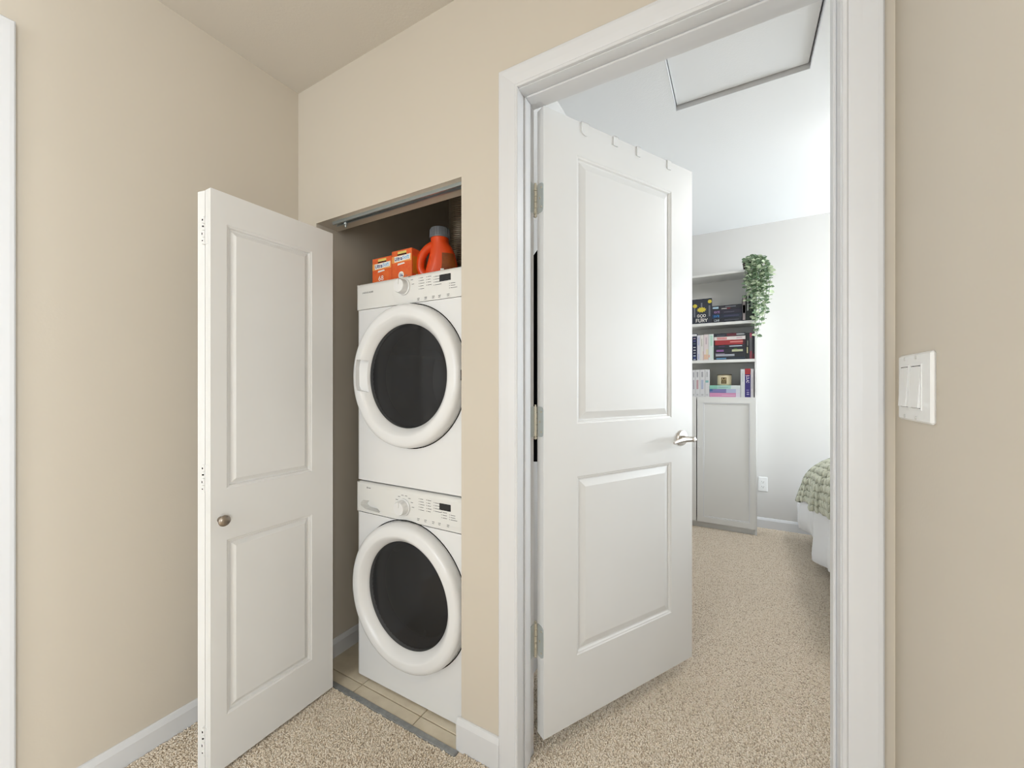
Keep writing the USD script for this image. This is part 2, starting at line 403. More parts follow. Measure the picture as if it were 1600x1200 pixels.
struct('trim_1', casing(-0.5536 - 0.0005, 0.1838, 2.0285, 0.0625, 0, -1), 'trim_white', 'white door casing around the bedroom doorway on the hall side', 'door casing')
struct('trim_2', casing(-0.5630, 0.190, 2.034, 0.06, TW, 1), 'trim_white', 'white door casing around the doorway on the bedroom side', 'door casing')
jm = [bx(JX0 - 0.018, JX0, 0, TW, 0, JZ + 0.018), bx(JX1, JX1 + 0.018, 0, TW, 0, JZ + 0.018), bx(JX0, JX1, 0, TW, JZ, JZ + 0.018)]
jm += [cbx(JX0, JX0 + 0.006, 0.034, 0.068, 0, JZ, 0.002), cbx(JX1 - 0.006, JX1, 0.034, 0.068, 0, JZ, 0.002), cbx(JX0 + 0.006, JX1 - 0.006, 0.034, 0.068, JZ - 0.006, JZ, 0.002)]
struct('door_frame', jm, 'trim_white', 'white painted wooden jamb and head lining the bedroom doorway', 'door frame')
# casing of a further door on the left wall, cut by the left edge of the picture
LC = xf(trimesh.util.concatenate(casing(-0.86, -0.06, 2.03, 0.0625, 0, -1)), (0, 1, 0), (-1, 0, 0), (0, 0, 1), (XL, -0.7645, 0))
struct('trim_3', LC, 'trim_white', 'white door casing on the left hall wall at the left picture edge', 'door casing')

# ------------------------------------------------------------------ doors


def slab(w, z0, z1, t, panels, inset=0.04, depth=0.006):
    """moulded two-panel slab: u along +x, front face at y=0, back at y=t"""
    quads = []
    us = sorted({0, w, *[p[0] for p in panels], *[p[1] for p in panels]})
    zs = sorted({z0, z1, *[p[2] for p in panels], *[p[3] for p in panels]})

    def face(y, flip):
        q = []
        for a, b in zip(us[:-1], us[1:]):
            for c, d in zip(zs[:-1], zs[1:]):
                if not any(p[0] <= a and b <= p[1] and p[2] <= c and d <= p[3] for p in panels):
                    q.append([(a, y, c), (b, y, c), (b, y, d), (a, y, d)])
        s = -1 if flip else 1
        prof = [(0, 0), (0.003, 0.0022), (0.007, 0.0030), (0.010, depth), (0.0145, depth + 0.0006), (inset, 0.0018), (inset + 0.001, 0.0016)]
        for p in panels:
            for (i0, d0), (i1, d1) in zip(prof[:-1], prof[1:]):
                A = [(p[0] + i0, p[2] + i0), (p[1] - i0, p[2] + i0), (p[1] - i0, p[3] - i0), (p[0] + i0, p[3] - i0)]
                B = [(p[0] + i1, p[2] + i1), (p[1] - i1, p[2] + i1), (p[1] - i1, p[3] - i1), (p[0] + i1, p[3] - i1)]
                for k in range(4):
                    l = (k + 1) % 4
                    q.append([(A[k][0], y + s * d0, A[k][1]), (A[l][0], y + s * d0, A[l][1]), (B[l][0], y + s * d1, B[l][1]), (B[k][0], y + s * d1, B[k][1])])
            i, d = prof[-1]
            q.append([(p[0] + i, y + s * d, p[2] + i), (p[1] - i, y + s * d, p[2] + i), (p[1] - i, y + s * d, p[3] - i), (p[0] + i, y + s * d, p[3] - i)])
        return [x[::-1] for x in q] if flip else q
    if panels:
        quads += face(0, False) + face(t, True)
    c = [(0, 0), (w, 0), (w, t), (0, t)]
    for k in ((0, 1, 2, 3) if not panels else (1, 3)):
        (a, b), (d, e) = c[k], c[(k + 1) % 4]
        quads.append([(d, e, z0), (a, b, z0), (a, b, z1), (d, e, z1)])
    quads.append([(0, 0, z1), (w, 0, z1), (w, t, z1), (0, t, z1)])
    quads.append([(0, t, z0), (w, t, z0), (w, 0, z0), (0, 0, z0)])
    v = np.array(quads, float).reshape(-1, 3)
    f = np.arange(len(v)).reshape(-1, 4)
    m = trimesh.Trimesh(v, np.vstack([f[:, [0, 1, 2]], f[:, [0, 2, 3]]]), process=False)
    return m


def S(z):                                             # door heights measured on a nearer plane
    return CAM_H + (z - CAM_H) * 0.965


DA = 1.0562
dd, nn = np.array([math.cos(DA), math.sin(DA), 0]), np.array([-math.sin(DA), math.cos(DA), 0])
DO = np.array([-0.518, 0.0932, 0.0])                  # hinge-side corner of the visible face
DW, DT, DZ0, DZ1 = 0.7355, 0.034, S(0.0236), S(2.054)


def dloc(m):
    """(u along the door, v into the slab, z) to the world"""
    return xf(m, dd, nn, (0, 0, 1), DO)


door1 = thing('door_1', 'white two-panel bedroom door standing open into the room', 'door', tuple(DO + dd * 0.37 + np.array([0, 0, DZ0])), kind='structure')
DP = [(0.1335, 0.6075, S(0.2466), S(0.8507)), (0.1335, 0.6075, S(1.0292), S(1.9375))]
obj('door_slab', dloc(slab(DW, DZ0, DZ1, DT, DP, 0.037, 0.008)), 'door_white', door1, False)


def hinge(u0, z0, z1, tip):
    h = None
    pinx, piny = -0.003, DT + 0.004                    # pin in door coordinates
    zm = (z0 + z1) / 2
    # leaf let into the door edge and wrapped round to show beside the pin
    r = 0.013
    pl = sbox(0, z0, DT - 0.004, z1).difference(sbox(0, z0, r, z0 + r)).difference(sbox(0, z1 - r, r, z1)).union(Point(r, z0 + r).buffer(r)).union(Point(r, z1 - r).buffer(r))
    leaf = xf(prism(pl, 0.002), (0, 1, 0), (0, 0, 1), (-1, 0, 0), (0.0002, 0, 0))
    h = obj('hinge', dloc(leaf), 'hinge_steel', door1, False)
    k = []
    for i in range(5):
        a, b = z0 + (z1 - z0) * i / 5, z0 + (z1 - z0) * (i + 1) / 5
        c = trimesh.creation.cylinder(0.0058, b - a - 0.0012, sections=16); c.apply_translation((pinx - 0.003, piny - 0.002, (a + b) / 2)); k.append(c)
    c = trimesh.creation.cylinder(0.0032, z1 - z0 + 0.012, sections=12); c.apply_translation((pinx - 0.003, piny - 0.002, zm)); k.append(c)
    c = trimesh.creation.icosphere(subdivisions=2, radius=0.0055); c.apply_translation((pinx - 0.003, piny - 0.002, z0 - 0.005)); k.append(c)
    obj('knuckle', dloc(trimesh.util.concatenate(k)), 'hinge_brass', h, 40)
    sc = []
    for a, b in ((0.010, z0 + 0.016), (0.018, zm), (0.010, z1 - 0.016)):
        c = trimesh.creation.cylinder(0.0035, 0.0012, sections=12); sc.append(xf(c, (0, 1, 0), (0, 0, 1), (1, 0, 0), (-0.0022, a, b)))
    obj('screw', dloc(trimesh.util.concatenate(sc)), 'hinge_brass', h, 40)
    # leaf fixed to the jamb
    jl = bx(JX0 - 0.0005, JX0 + 0.0018, 0.066, 0.107, z0, z1)
    obj('jamb_leaf', jl, 'hinge_steel', h, False)


for z0, z1 in ((S(0.279), S(0.382)), (S(0.992), S(1.090)), (S(1.718), S(1.8136))):
    hinge(0, z0, z1, True)

# lever handle: rose, spindle, lever that points back to the hinge side
lu, lz = 0.6665, S(0.9446)
rose = xf(lathe([(0, 0), (0.0305, 0), (0.0305, 0.004), (0.028, 0.0085), (0.016, 0.010), (0.0, 0.010)], 40), (1, 0, 0), (0, 0, 1), (0, -1, 0), (lu, 0, lz))
hd = obj('lever_handle', dloc(rose), 'nickel', door1, 40, label='satin nickel lever handle')
sp = xf(lathe([(0, 0), (0.010, 0), (0.009, 0.030), (0.0105, 0.046), (0.008, 0.051), (0, 0.052)], 24), (1, 0, 0), (0, 0, 1), (0, -1, 0), (lu, -0.009, lz))
obj('spindle', dloc(sp), 'nickel', hd, 40)
lv = []
for k in range(13):
    s = k / 12
    lv.append((lu + 0.014 - 0.125 * s, -0.054 + 0.008 * math.sin(s * PI * 0.9), lz - 0.003 - 0.004 * s + 0.004 * math.sin(s * PI)))
lev = tube(lv, 0.0085, 14, taper=[0.75 + 0.35 * math.sin(min(1, k / 12 * 1.2) * PI * 0.75) - 0.45 * (k / 12) ** 3 for k in range(13)])
obj('lever', dloc(lev), 'nickel', hd, 60)
# far side handle and latch
rose2 = xf(lathe([(0, 0), (0.0305, 0), (0.0305, 0.004), (0.026, 0.009), (0, 0.009)], 32), (1, 0, 0), (0, 0, -1), (0, 1, 0), (lu, DT, lz))
h2 = obj('lever_handle', dloc(rose2), 'nickel', door1, 40)
lv2 = [(lu + 0.01 - 0.11 * k / 8, DT + 0.05, lz - 0.004 * k / 8) for k in range(9)]
sp2 = trimesh.creation.cylinder(0.009, 0.05, sections=16); sp2 = xf(sp2, (1, 0, 0), (0, 0, 1), (0, 1, 0), (lu, DT + 0.025, lz))
obj('lever', dloc(trimesh.util.concatenate([tube(lv2, 0.008, 10), sp2])), 'nickel', h2, 60)
obj('latch_plate', dloc(cbx(DW - 0.001, DW + 0.0006, 0.005, 0.029, lz - 0.028, lz + 0.028, 0.0004)), 'nickel', door1, False)

# over-door hooks along the top of the bedroom door
hk = [(0.151, 0.184, S(2.012), True, 'rounded white over-door hook nearest the hinges, widest of the four on the bedroom door'),
      (0.2955, 0.318, S(2.022), False, 'narrow white over-door hook second from the hinges on the bedroom door'),
      (0.412, 0.432, S(2.020), False, 'narrow white over-door hook third from the hinges on the bedroom door'),
      (0.580, 0.603, S(2.021), False, 'narrow white over-door hook nearest the free edge of the bedroom door')]
for u0, u1, zb, rnd, lab in hk:
    um = (u0 + u1) / 2
    t = thing('door_hook', lab, 'hook', tuple(DO + dd * um + np.array([0, 0, DZ1])), group='over-door hooks on the bedroom door')
    r = (u1 - u0) / 2
    pf = (sbox(u0, zb + r, u1, DZ1 + 0.0025).union(Point(um, zb + r).buffer(r))) if rnd else sbox(u0, zb, u1, DZ1 + 0.0025).buffer(-0.003).buffer(0.003)
    fr = xf(prism(pf, 0.003), (1, 0, 0), (0, 0, 1), (0, -1, 0), (0, -0.0004, 0))
    obj('front_tab', dloc(fr), 'door_white', t, False)
    obj('top_strap', dloc(bx(u0, u1, -0.0034, DT + 0.003, DZ1 + 0.0004, DZ1 + 0.0028)), 'plastic_white', t, False)
    pts = [(um, DT + 0.0016, DZ1 + 0.001), (um, DT + 0.0016, DZ1 - 0.12)] + [(um, DT + 0.0016 + 0.02 * (1 - math.cos(a)), DZ1 - 0.12 - 0.02 * math.sin(a)) for a in np.linspace(0.3, PI, 8)]
    obj('hook', dloc(tube(pts, 0.0028, 8)), 'plastic_white', t, 60)

# black robe hanging behind the door, seen through the hinge gap
rb = thing('robe', 'black robe hanging behind the open bedroom door, glimpsed through the hinge gap', 'robe', tuple(DO + dd * 0.12 + np.array([0, 0, 0.9])))


def robe():
    nu, nz = 40, 30
    V = []
    for side in (0, 1):
        for j in range(nz + 1):
            s = j / nz
            z = 1.705 + (0.915 - 1.705) * s
            for i in range(nu + 1):
                a = i / nu
                w0, w1 = 0.055 - 0.075 * min(1, s * 6), 0.28 + 0.03 * min(1, s * 5)
                u = w0 + (w1 - w0) * a
                zz = z + (0.08 * (a - 0.2) - 0.10 * max(0, 0.25 - a) * 4 * 0.4) * (1 - min(1, s * 3)) * (1 if side == 0 else 1)
                th = 0.012 + 0.010 * s
                edge = min(1, 6 * min(a, 1 - a)) ** 0.5
                v = DT + 0.026 + 0.010 * math.sin(a * 17 + s * 2.2) * (0.3 + s) * 0.8 + (th * edge if side else -th * edge * 0.6)
                V.append((u, max(v, DT + 0.010), zz))
    F = []
    n = (nu + 1) * (nz + 1)
    for side in (0, 1):
        for j in range(nz):
            for i in range(nu):
                a = side * n + j * (nu + 1) + i
                q = (a, a + 1, a + nu + 2, a + nu + 1)
                F += [(q[0], q[1], q[2]), (q[0], q[2], q[3])] if side == 0 else [(q[0], q[2], q[1]), (q[0], q[3], q[2])]
    m = trimesh.Trimesh(V, F, process=False)
    return m


obj('robe_body', dloc(robe()), 'black_cloth', rb, 60)
obj('hanging_loop', dloc(tube([(0.155, DT + 0.03, 1.69), (0.160, DT + 0.034, 1.80), (0.1675, DT + 0.034, 1.895), (0.175, DT + 0.034, 1.80), (0.182, DT + 0.03, 1.69)], 0.003, 6)), 'black_cloth', rb, 60)

# folding closet door
BFX, BFY0, BFY1, BZ0, BZ1 = -1.333, -0.448, -0.046, 0.015, 1.7353
LW = BFY1 - BFY0
door2 = thing('door_2', 'white folding two-panel closet door standing open in front of the left hall wall', 'door', (BFX - 0.03, -0.25, 0.0), kind='structure')
bp = [(0.0425, LW - 0.085, 0.1685, 0.695), (0.0425, LW - 0.085, 0.8485, 1.6425)]
leaf1 = xf(slab(LW, BZ0, BZ1, 0.031, bp, 0.026, 0.0085), (0, 1, 0), (-1, 0, 0), (0, 0, 1), (BFX, BFY0, 0))
obj('leaf', leaf1, 'door_white', door2, False)
a2 = math.atan2(0.075, 0.40)
leaf2 = xf(slab(LW, BZ0, BZ1, 0.031, bp, 0.026, 0.0085), (-math.sin(a2), math.cos(a2), 0), (-math.cos(a2), -math.sin(a2), 0), (0, 0, 1), (BFX - 0.0345, BFY0 + 0.0005, 0))
obj('leaf', leaf2, 'door_white', door2, False)
kn = xf(lathe([(0, 0), (0.009, 0), (0.0065, 0.008), (0.0075, 0.014), (0.0145, 0.019), (0.0165, 0.0235), (0.0145, 0.028), (0.007, 0.0305), (0, 0.031)], 32), (0, 1, 0), (0, 0, 1), (1, 0, 0), (BFX, -0.4225, 0.7607))
obj('knob', kn, 'knob_nickel', door2, 50, label='small round nickel pull knob')
for zc in (1.615, 0.885, 0.11):
    hb, hdk = [], []
    for i in range(4):
        c = trimesh.creation.cylinder(0.0042, 0.0195, sections=12); c.apply_translation((BFX - 0.0327, BFY0 - 0.0032, zc + (i - 1.5) * 0.0205)); hb.append(c)
    for i, (dz, hh, dx) in enumerate(((-0.031, 0.003, 0), (-0.0105, 0.006, -0.001), (0.011, 0.004, 0.001), (0.030, 0.005, 0))):
        c = trimesh.creation.cylinder(0.0030, hh, sections=10); c.apply_translation((BFX - 0.0327 + dx, BFY0 - 0.0050, zc + dz)); hdk.append(c)
    hb.append(bx(BFX - 0.052, BFX - 0.014, BFY0 - 0.0012, BFY0 + 0.0006, zc - 0.040, zc + 0.040))
    h = obj('hinge', hb, 'door_white', door2, 50)
    obj('worn_joint', hdk, 'dark_gap', h, 50)

tr = thing('closet_track', 'grey steel door track fixed under the header of the closet opening', 'track', (-1.13, 0.034, CZ), kind='structure')
tp = Polygon([(0.022, 0), (0.022, -0.012), (0.0285, -0.012), (0.0285, -0.0105), (0.0235, -0.0105), (0.0235, -0.0012), (0.0445, -0.0012), (0.0445, -0.0105), (0.0395, -0.0105), (0.0395, -0.012), (0.046, -0.012), (0.046, 0)])
obj('channel', xf(prism(tp, 0.665), (0, 1, 0), (0, 0, 1), (1, 0, 0), (-1.4285, 0, CZ)), 'track_steel', tr, False)
c = trimesh.creation.cylinder(0.004, 0.030, sections=12); c.apply_translation((BFX - 0.030, 0.034, CZ - 0.0165))
c2 = trimesh.creation.cylinder(0.008, 0.006, sections=16); c2.apply_translation((BFX - 0.030, 0.034, CZ - 0.018))
obj('guide_roller', [c, c2], 'track_steel', tr, 50)
for x in (-1.2, -0.85):
    c = trimesh.creation.cylinder(0.004, 0.002, sections=12); c.apply_translation((x, 0.034, CZ - 0.0022)); obj('screw', c, 'hinge_steel', tr)

# further door on the left wall (only its casing reaches the picture)
d3 = thing('door_3', 'closed white door on the left hall wall behind the left picture edge', 'door', (XL, -1.2, 0), kind='structure')
obj('door_slab', xf(slab(0.80, 0.015, 2.02, 0.006, [], 0.037), (0, 1, 0), (-1, 0, 0), (0, 0, 1), (XL + 0.007, -1.6245, 0)), 'door_white', d3, False)
obj('knob', xf(lathe([(0, 0), (0.03, 0), (0.028, 0.008), (0.012, 0.012), (0.012, 0.03), (0.026, 0.04), (0.028, 0.055), (0.015, 0.065), (0, 0.066)], 24), (0, 1, 0), (0, 0, 1), (1, 0, 0), (XL + 0.007, -1.56, 0.95)), 'nickel', d3, 50)

# windows that let in the daylight (outside the picture)


def window(name, label, a0, a1, z0, z1, put):
    t = thing(name, label, 'window', put(np.array([(a0 + a1) / 2, 0, z0])), kind='structure')
    fr = sbox(a0, z0, a1, z1).difference(sbox(a0 + 0.05, z0 + 0.05, (a0 + a1) / 2 - 0.02, z1 - 0.05)).difference(sbox((a0 + a1) / 2 + 0.02, z0 + 0.05, a1 - 0.05, z1 - 0.05))
    m = prism(fr, 0.06)
    v = np.array([put(np.array([p[0], p[2] - 0.03, p[1]])) for p in m.vertices])
    m = trimesh.Trimesh(v, m.faces, process=False); m.fix_normals()
    obj('window_frame', m, 'trim_white', t, False)
    for p0, p1 in ((a0 + 0.05, (a0 + a1) / 2 - 0.02), ((a0 + a1) / 2 + 0.02, a1 - 0.05)):
        b = bx(p0, p1, -0.003, 0.003, z0 + 0.05, z1 - 0.05)
        b = trimesh.Trimesh([put(p) for p in b.vertices], b.faces, process=False); b.fix_normals()
        obj('pane', b, 'window_pane', t, False)


window('window_1', 'white framed bedroom window in the right bedroom wall, outside the picture', 1.77, 2.73, 0.70, 2.30, lambda p: (BX1 + 0.05 + p[1], p[0], p[2]))
window('window_2', 'white framed hall window behind the viewer', -1.53, 0.17, 0.60, 2.30, lambda p: (p[0], RB - 0.05 + p[1], p[2]))
window('window_3', 'white framed window in the side wall behind the viewer', -3.40, -1.50, 0.45, 2.35, lambda p: (RX + 0.05 + p[1], p[0], p[2]))
window('window_4', 'white framed window in the left side wall behind the viewer', -3.40, -2.10, 0.45, 2.35, lambda p: (LX - 0.05 + p[1], p[0], p[2]))



def ceiling_lamp(x, y, z, label, glow):
    t = thing('ceiling_lamp', label, 'lamp', (x, y, z))
    obj('base', lathe([(0, 0), (0.15, 0), (0.15, -0.018), (0.142, -0.022), (0, -0.022)], 40, 'z', (x, y, z)), 'nickel', t)
    obj('glass_shade', lathe([(0.140, -0.0225), (0.138, -0.045), (0.118, -0.075), (0.080, -0.094), (0.04, -0.102), (0, -0.104)], 40, 'z', (x, y, z)), glow, t, True)


ceiling_lamp(-0.75, -1.75, ZC, 'round flush ceiling lamp of the hall, above and behind the viewer', 'lamp_glass')
ceiling_lamp(0.82, 1.55, ZB, 'round flush ceiling lamp of the bedroom, outside the picture to the right', 'bedroom_lamp_glass')

# ------------------------------------------------------------------ washer and dryer
MX0, MX1, MY = -1.333, -0.757, 0.06
MC = (MX0 + MX1) / 2


def bars(rows, ymat=MY):
    """flat print: small rounded dashes; rows: (x, z, w, h)"""
    return [front(prism(sbox(x, z, x + w, z + h), 0.0004), (0, ymat - 0.0001, 0)) for x, z, w, h in rows]


def rounded_plan(x0, x1, y0, y1, z0, z1, r):
    p = sbox(x0, y0, x1, y1)
    c = p.buffer(-r).buffer(r, 8)
    c = c.union(sbox(x0, y0 + r, x1, y1))
    return xf(prism(c, z1 - z0), (1, 0, 0), (0, 1, 0), (0, 0, 1), (0, 0, z0))


def machine(name, label, cat, zb, zseam0, zseam1, ztop, zc, rr, top_console, disp_handle, brand):
    t = thing(name, label, cat, (MC, 0.36, zb))
    # body: sides, top, back and a front panel with the door hole
    D1 = MY + 0.58
    sh = [bx(MX0, MX0 + 0.004, MY + 0.03, D1, zb, ztop), bx(MX1 - 0.004, MX1, MY + 0.03, D1, zb, ztop), bx(MX0 + 0.004, MX1 - 0.004, MY + 0.03, D1, ztop - 0.006, ztop - 0.002), bx(MX0 + 0.004, MX1 - 0.004, D1 - 0.004, D1, zb, ztop - 0.006), bx(MX0 + 0.004, MX1 - 0.004, MY + 0.03, D1 - 0.004, zb, zb + 0.004)]
    obj('cabinet', sh, 'appliance_white', t, False)
    f0, f1 = (zb, zseam0)
    # front panel, bent round at its upright edges
    import numpy as _n
    pf = sbox(MX0, f0, MX1, f1).difference(Point(MC, zc).buffer(rr - 0.035, 64))
    flat = sbox(MX0 + 0.022, f0, MX1 - 0.022, f1).difference(Point(MC, zc).buffer(rr - 0.035, 64))
    ms = [front(prism(flat, 0.012), (0, MY + 0.012, 0))]
    for s in (0, 1):
        pr = [(0, 0.030)] + [(0.022 * (1 - math.cos(a)), 0.022 * (1 - math.sin(a))) for a in _n.linspace(0, PI / 2, 9)]
        inner = [(0.022, 0.010), (0.010, 0.022), (0.008, 0.030)]
        pg = Polygon(pr + inner)
        m = prism(pg, f1 - f0)
        ms.append(xf(m, (1 if s == 0 else -1, 0, 0), (0, 1, 0), (0, 0, 1), (MX0 if s == 0 else MX1, MY, f0)))
    obj('front_panel', ms, 'appliance_white', t, 35)
    # control panel
    cx = []
    pc = Polygon([(0.0, 0.0)] + [(0.0, 0.004)] + [(-0.002, zz) for zz in (0.02, ztop - zseam1 - 0.018)] + [(-0.002 + 0.016 * (1 - math.cos(a)), ztop - zseam1 - 0.016 + 0.016 * math.sin(a)) for a in _n.linspace(0, PI / 2, 6)] + [(0.05, ztop - zseam1), (0.05, 0.0)])
    m = xf(prism(pc, MX1 - MX0 - 0.03), (0, 1, 0), (0, 0, 1), (1, 0, 0), (MX0 + 0.015, MY, zseam1))
    if disp_handle:                                    # pocket of the detergent drawer
        gx, gz = -1.303, 0.685
        pk = Polygon([(gx + a, gz + b) for a, b in ((0, 0), (0.005, 0.010), (0.016, 0.018), (0.045, 0.020), (0.080, 0.007), (0.106, -0.013), (0.100, -0.016), (0.024, -0.013))]).buffer(0.002)
        ctr = pk.centroid
        small = affinity.scale(pk, 0.86, 0.72, origin=(ctr.x, ctr.y - 0.012))
        hull = np.vstack([np.column_stack([np.array(p.exterior.coords), np.full(len(p.exterior.coords), d)]) for p, d in ((pk, 0.004), (pk, 0.001), (small, -0.026))])
        cut = front(trimesh.Trimesh(hull).convex_hull, (0, MY, 0))
        m = trimesh.boolean.difference([m, cut], engine='manifold')
    cx.append(m)
    for s in (0, 1):
        prof = [(0.015 * (1 - math.cos(a)), 0.015 * (1 - math.sin(a)) - 0.002) for a in _n.linspace(0, PI / 2, 7)]
        pg = Polygon([(0, 0.05)] + prof + [(0.015, 0.05)])
        m = prism(pg, ztop - zseam1 - 0.004)
        cx.append(xf(m, (1 if s == 0 else -1, 0, 0), (0, 1, 0), (0, 0, 1), (MX0 if s == 0 else MX1, MY, zseam1)))
    cp_ = obj('control_panel', cx, 'panel_white', t, False if disp_handle else 35)
    ch = ztop - zseam1
    zk = zseam1 + 0.595 * ch if not disp_handle else zseam1 + 0.435 * ch
    # knob with grip bar
    kx = -1.0686
    k = lathe([(0, 0), (0.031, 0), (0.0305, 0.005), (0.027, 0.007), (0.0255, 0.026), (0.0235, 0.030), (0, 0.031)], 40)
    kb = obj('knob', front(k, (kx, MY - 0.002, zk)), 'appliance_white', t, 35)
    obj('pointer', front(prism(sbox(-0.002, 0.004, 0.002, 0.024), 0.001), (kx, MY - 0.0328, zk)), 'panel_white', kb, False)
    # display
    dz = zseam1 + 0.69 * ch if not disp_handle else zseam1 + 0.665 * ch
    obj('display', front(prism(sbox(-0.0235, -0.0105, 0.0235, 0.0105).buffer(0.001), 0.0012), (-0.876, MY - 0.0019, dz)), 'display', t, False)
    # printed legends
    rows = []
    for ci, (x, n, w) in enumerate(((-0.990, 5, 0.020), (-0.955, 4 if not disp_handle else 5, 0.018), (-0.921, 4, 0.034))):
        for i in range(n):
            zz = dz + 0.012 - i * 0.0098 - (0.004 if ci == 2 else 0)
            rows.append((x - 0.006, zz, 0.0025, 0.0025))
            rows.append((x, zz, w * (0.7 + 0.3 * ((i * 7 + ci * 3) % 5) / 4), 0.0022))
    for i in range(3):
        rows.append((-0.852, dz - 0.024 - i * 0.008, 0.020 + 0.008 * (i == 2), 0.002)); rows.append((-0.858, dz - 0.024 - i * 0.008, 0.0025, 0.0025))
        if disp_handle:
            rows.append((-0.886, dz - 0.020 - i * 0.0095, 0.018, 0.0022)); rows.append((-0.892, dz - 0.020 - i * 0.0095, 0.0025, 0.0025))
    for i, x in enumerate((-1.004, -0.970, -0.934, -0.906, -0.868)):
        rows.append((x, dz - 0.060, 0.011, 0.002)); rows.append((x, dz - 0.0655, 0.009, 0.002))
    for a in np.linspace(2.6, 0.1, 7):
        rows.append((kx + 0.044 * math.cos(a) - 0.005, zk + 0.042 * math.sin(a), 0.011, 0.0022))
    obj('legend_print', bars(rows, MY - 0.002), 'print_grey', t, False, kind='stuff')
    if brand:
        obj('brand_lettering', front(text_fit('FRIGIDAIRE', 0.060, 0.0062, 0.0004, True), (-1.262, MY - 0.002, zseam1 + 0.62 * ch)), 'print_grey', t, False)
    else:
        obj('brand_lettering', bars([(-1.268, zseam1 + 0.80 * ch, 0.005, 0.006), (-1.260, zseam1 + 0.81 * ch, 0.014, 0.003)], MY - 0.002), 'print_grey', t, False)
    # door: ring, glass, hinge cover
    prof = [(rr - 0.030, -0.004), (rr - 0.004, -0.004), (rr, 0.002), (rr - 0.0005, 0.024), (rr - 0.004, 0.034), (rr - 0.011, 0.041), (rr - 0.022, 0.0445), (rr - 0.040, 0.0445), (rr - 0.048, 0.042), (rr - 0.058, 0.032), (rr - 0.067, 0.020), (rr - 0.070, 0.015), (rr - 0.072, 0.010), (rr - 0.072, -0.004), (rr - 0.030, -0.004)]
    ring = lathe(prof, 96)
    if not disp_handle:                                # scooped grip at the left of the ring
        arc = [((rr - 0.066) * math.cos(a), (rr - 0.066) * math.sin(a)) for a in np.linspace(PI - 0.32, PI + 0.32, 9)]
        pg = Polygon(arc + [(-rr + 0.036, -0.052), (-rr + 0.030, -0.035), (-rr + 0.029, 0.035), (-rr + 0.034, 0.066)])
        sc = prism(pg.buffer(0), 0.06)
        v = sc.vertices.copy()
        lowz = v[:, 2] < 0.03
        v[lowz, 2] = 0.014 + 0.10 * np.clip(v[lowz, 1] + 0.06, 0, 0.13) * 0.0 + 0.45 * np.clip(-rr + 0.060 - v[lowz, 0], 0, 0.03)
        sc = trimesh.Trimesh(v, sc.faces, process=True)
        try:
            cut = trimesh.boolean.difference([ring, sc], engine='manifold')
            ring = cut if len(cut.faces) > 1000 else ring
        except Exception as ex:
            print('scoop', ex)
    ring = front(ring, (MC - 0.003, MY, zc))
    dr = obj('door_ring', ring, 'appliance_white', t, 50)
    sh_ = front(lathe([(rr + 0.0012, -0.003), (rr + 0.0045, -0.003), (rr + 0.0045, 0.0012), (rr + 0.0012, 0.0012), (rr + 0.0012, -0.003)], 96), (MC - 0.003, MY, zc))
    obj('door_gap', sh_, 'dark_gap', dr, 50)
    gl = front(lathe([(rr - 0.0705, 0.010), (rr - 0.073, 0.012), (rr - 0.10, 0.016), (rr - 0.15, 0.020), (0.05, 0.0225), (0, 0.023)], 72), (MC - 0.003, MY, zc))
    obj('door_glass', gl, 'door_glass', t, True, label='dark tinted round glass')
    obj('hinge_cover', cbx(MC + rr - 0.008, MC + rr + 0.010, MY - 0.030, MY, zc - 0.018, zc + 0.018, 0.002), 'black_plastic', dr, False)
    # tub seen through the glass
    gk = front(lathe([(rr - 0.072, -0.002), (rr - 0.068, -0.05), (rr - 0.085, -0.055), (rr - 0.088, -0.03), (rr - 0.078, -0.004)], 64), (MC - 0.003, MY, zc))
    obj('gasket', gk, 'gasket', t, 50)
    dm = front(lathe([(rr - 0.07, -0.056), (rr - 0.03, -0.06), (rr - 0.03, -0.40), (0.05, -0.42), (0, -0.38)], 64), (MC - 0.003, MY, zc))
    drum_ = obj('drum', dm, 'drum', t, 40)
    bf = []
    for a in (0.5, 2.6, 4.7):
        b = bx(-0.014, 0.014, 0, 0.055, 0.09, 0.38); b = trimesh.Trimesh(b.vertices * np.where(b.vertices[:, 1:2] > 0.03, [0.35, 1, 1], [1, 1, 1]), b.faces, process=False)
        R_ = rr - 0.031
        X = np.array([-math.sin(a), 0, math.cos(a)]); Y = -np.array([math.cos(a), 0, math.sin(a)]); Z = np.array([0, 1, 0.])
        bf.append(xf(b, X, Y, Z, np.array([MC - 0.003, MY, zc]) - Y * R_))
    obj('baffle', bf, 'drum', drum_, False)
    if zb < 0.1:
        for x in (MX0 + 0.05, MX1 - 0.05):
            for y in (MY + 0.08, D1 - 0.06):
                c = trimesh.creation.cylinder(0.02, zb - 0.0, sections=16); c.apply_translation((x, y, zb / 2)); obj('foot', c, 'black_plastic', t)
    return t


mat('grip_shade', (0.66, 0.655, 0.635), 0.4, 0.4)
machine('washing_machine', 'white front-loading washing machine on the closet floor under the dryer', 'washing machine', 0.006, 0.655, 0.658, 0.7775, 0.392, 0.266, False, True, False)
machine('dryer', 'white front-loading dryer stacked on top of the washing machine', 'dryer', 0.784, 1.4585, 1.4605, 1.5645, 1.193, 0.262, True, False, True)

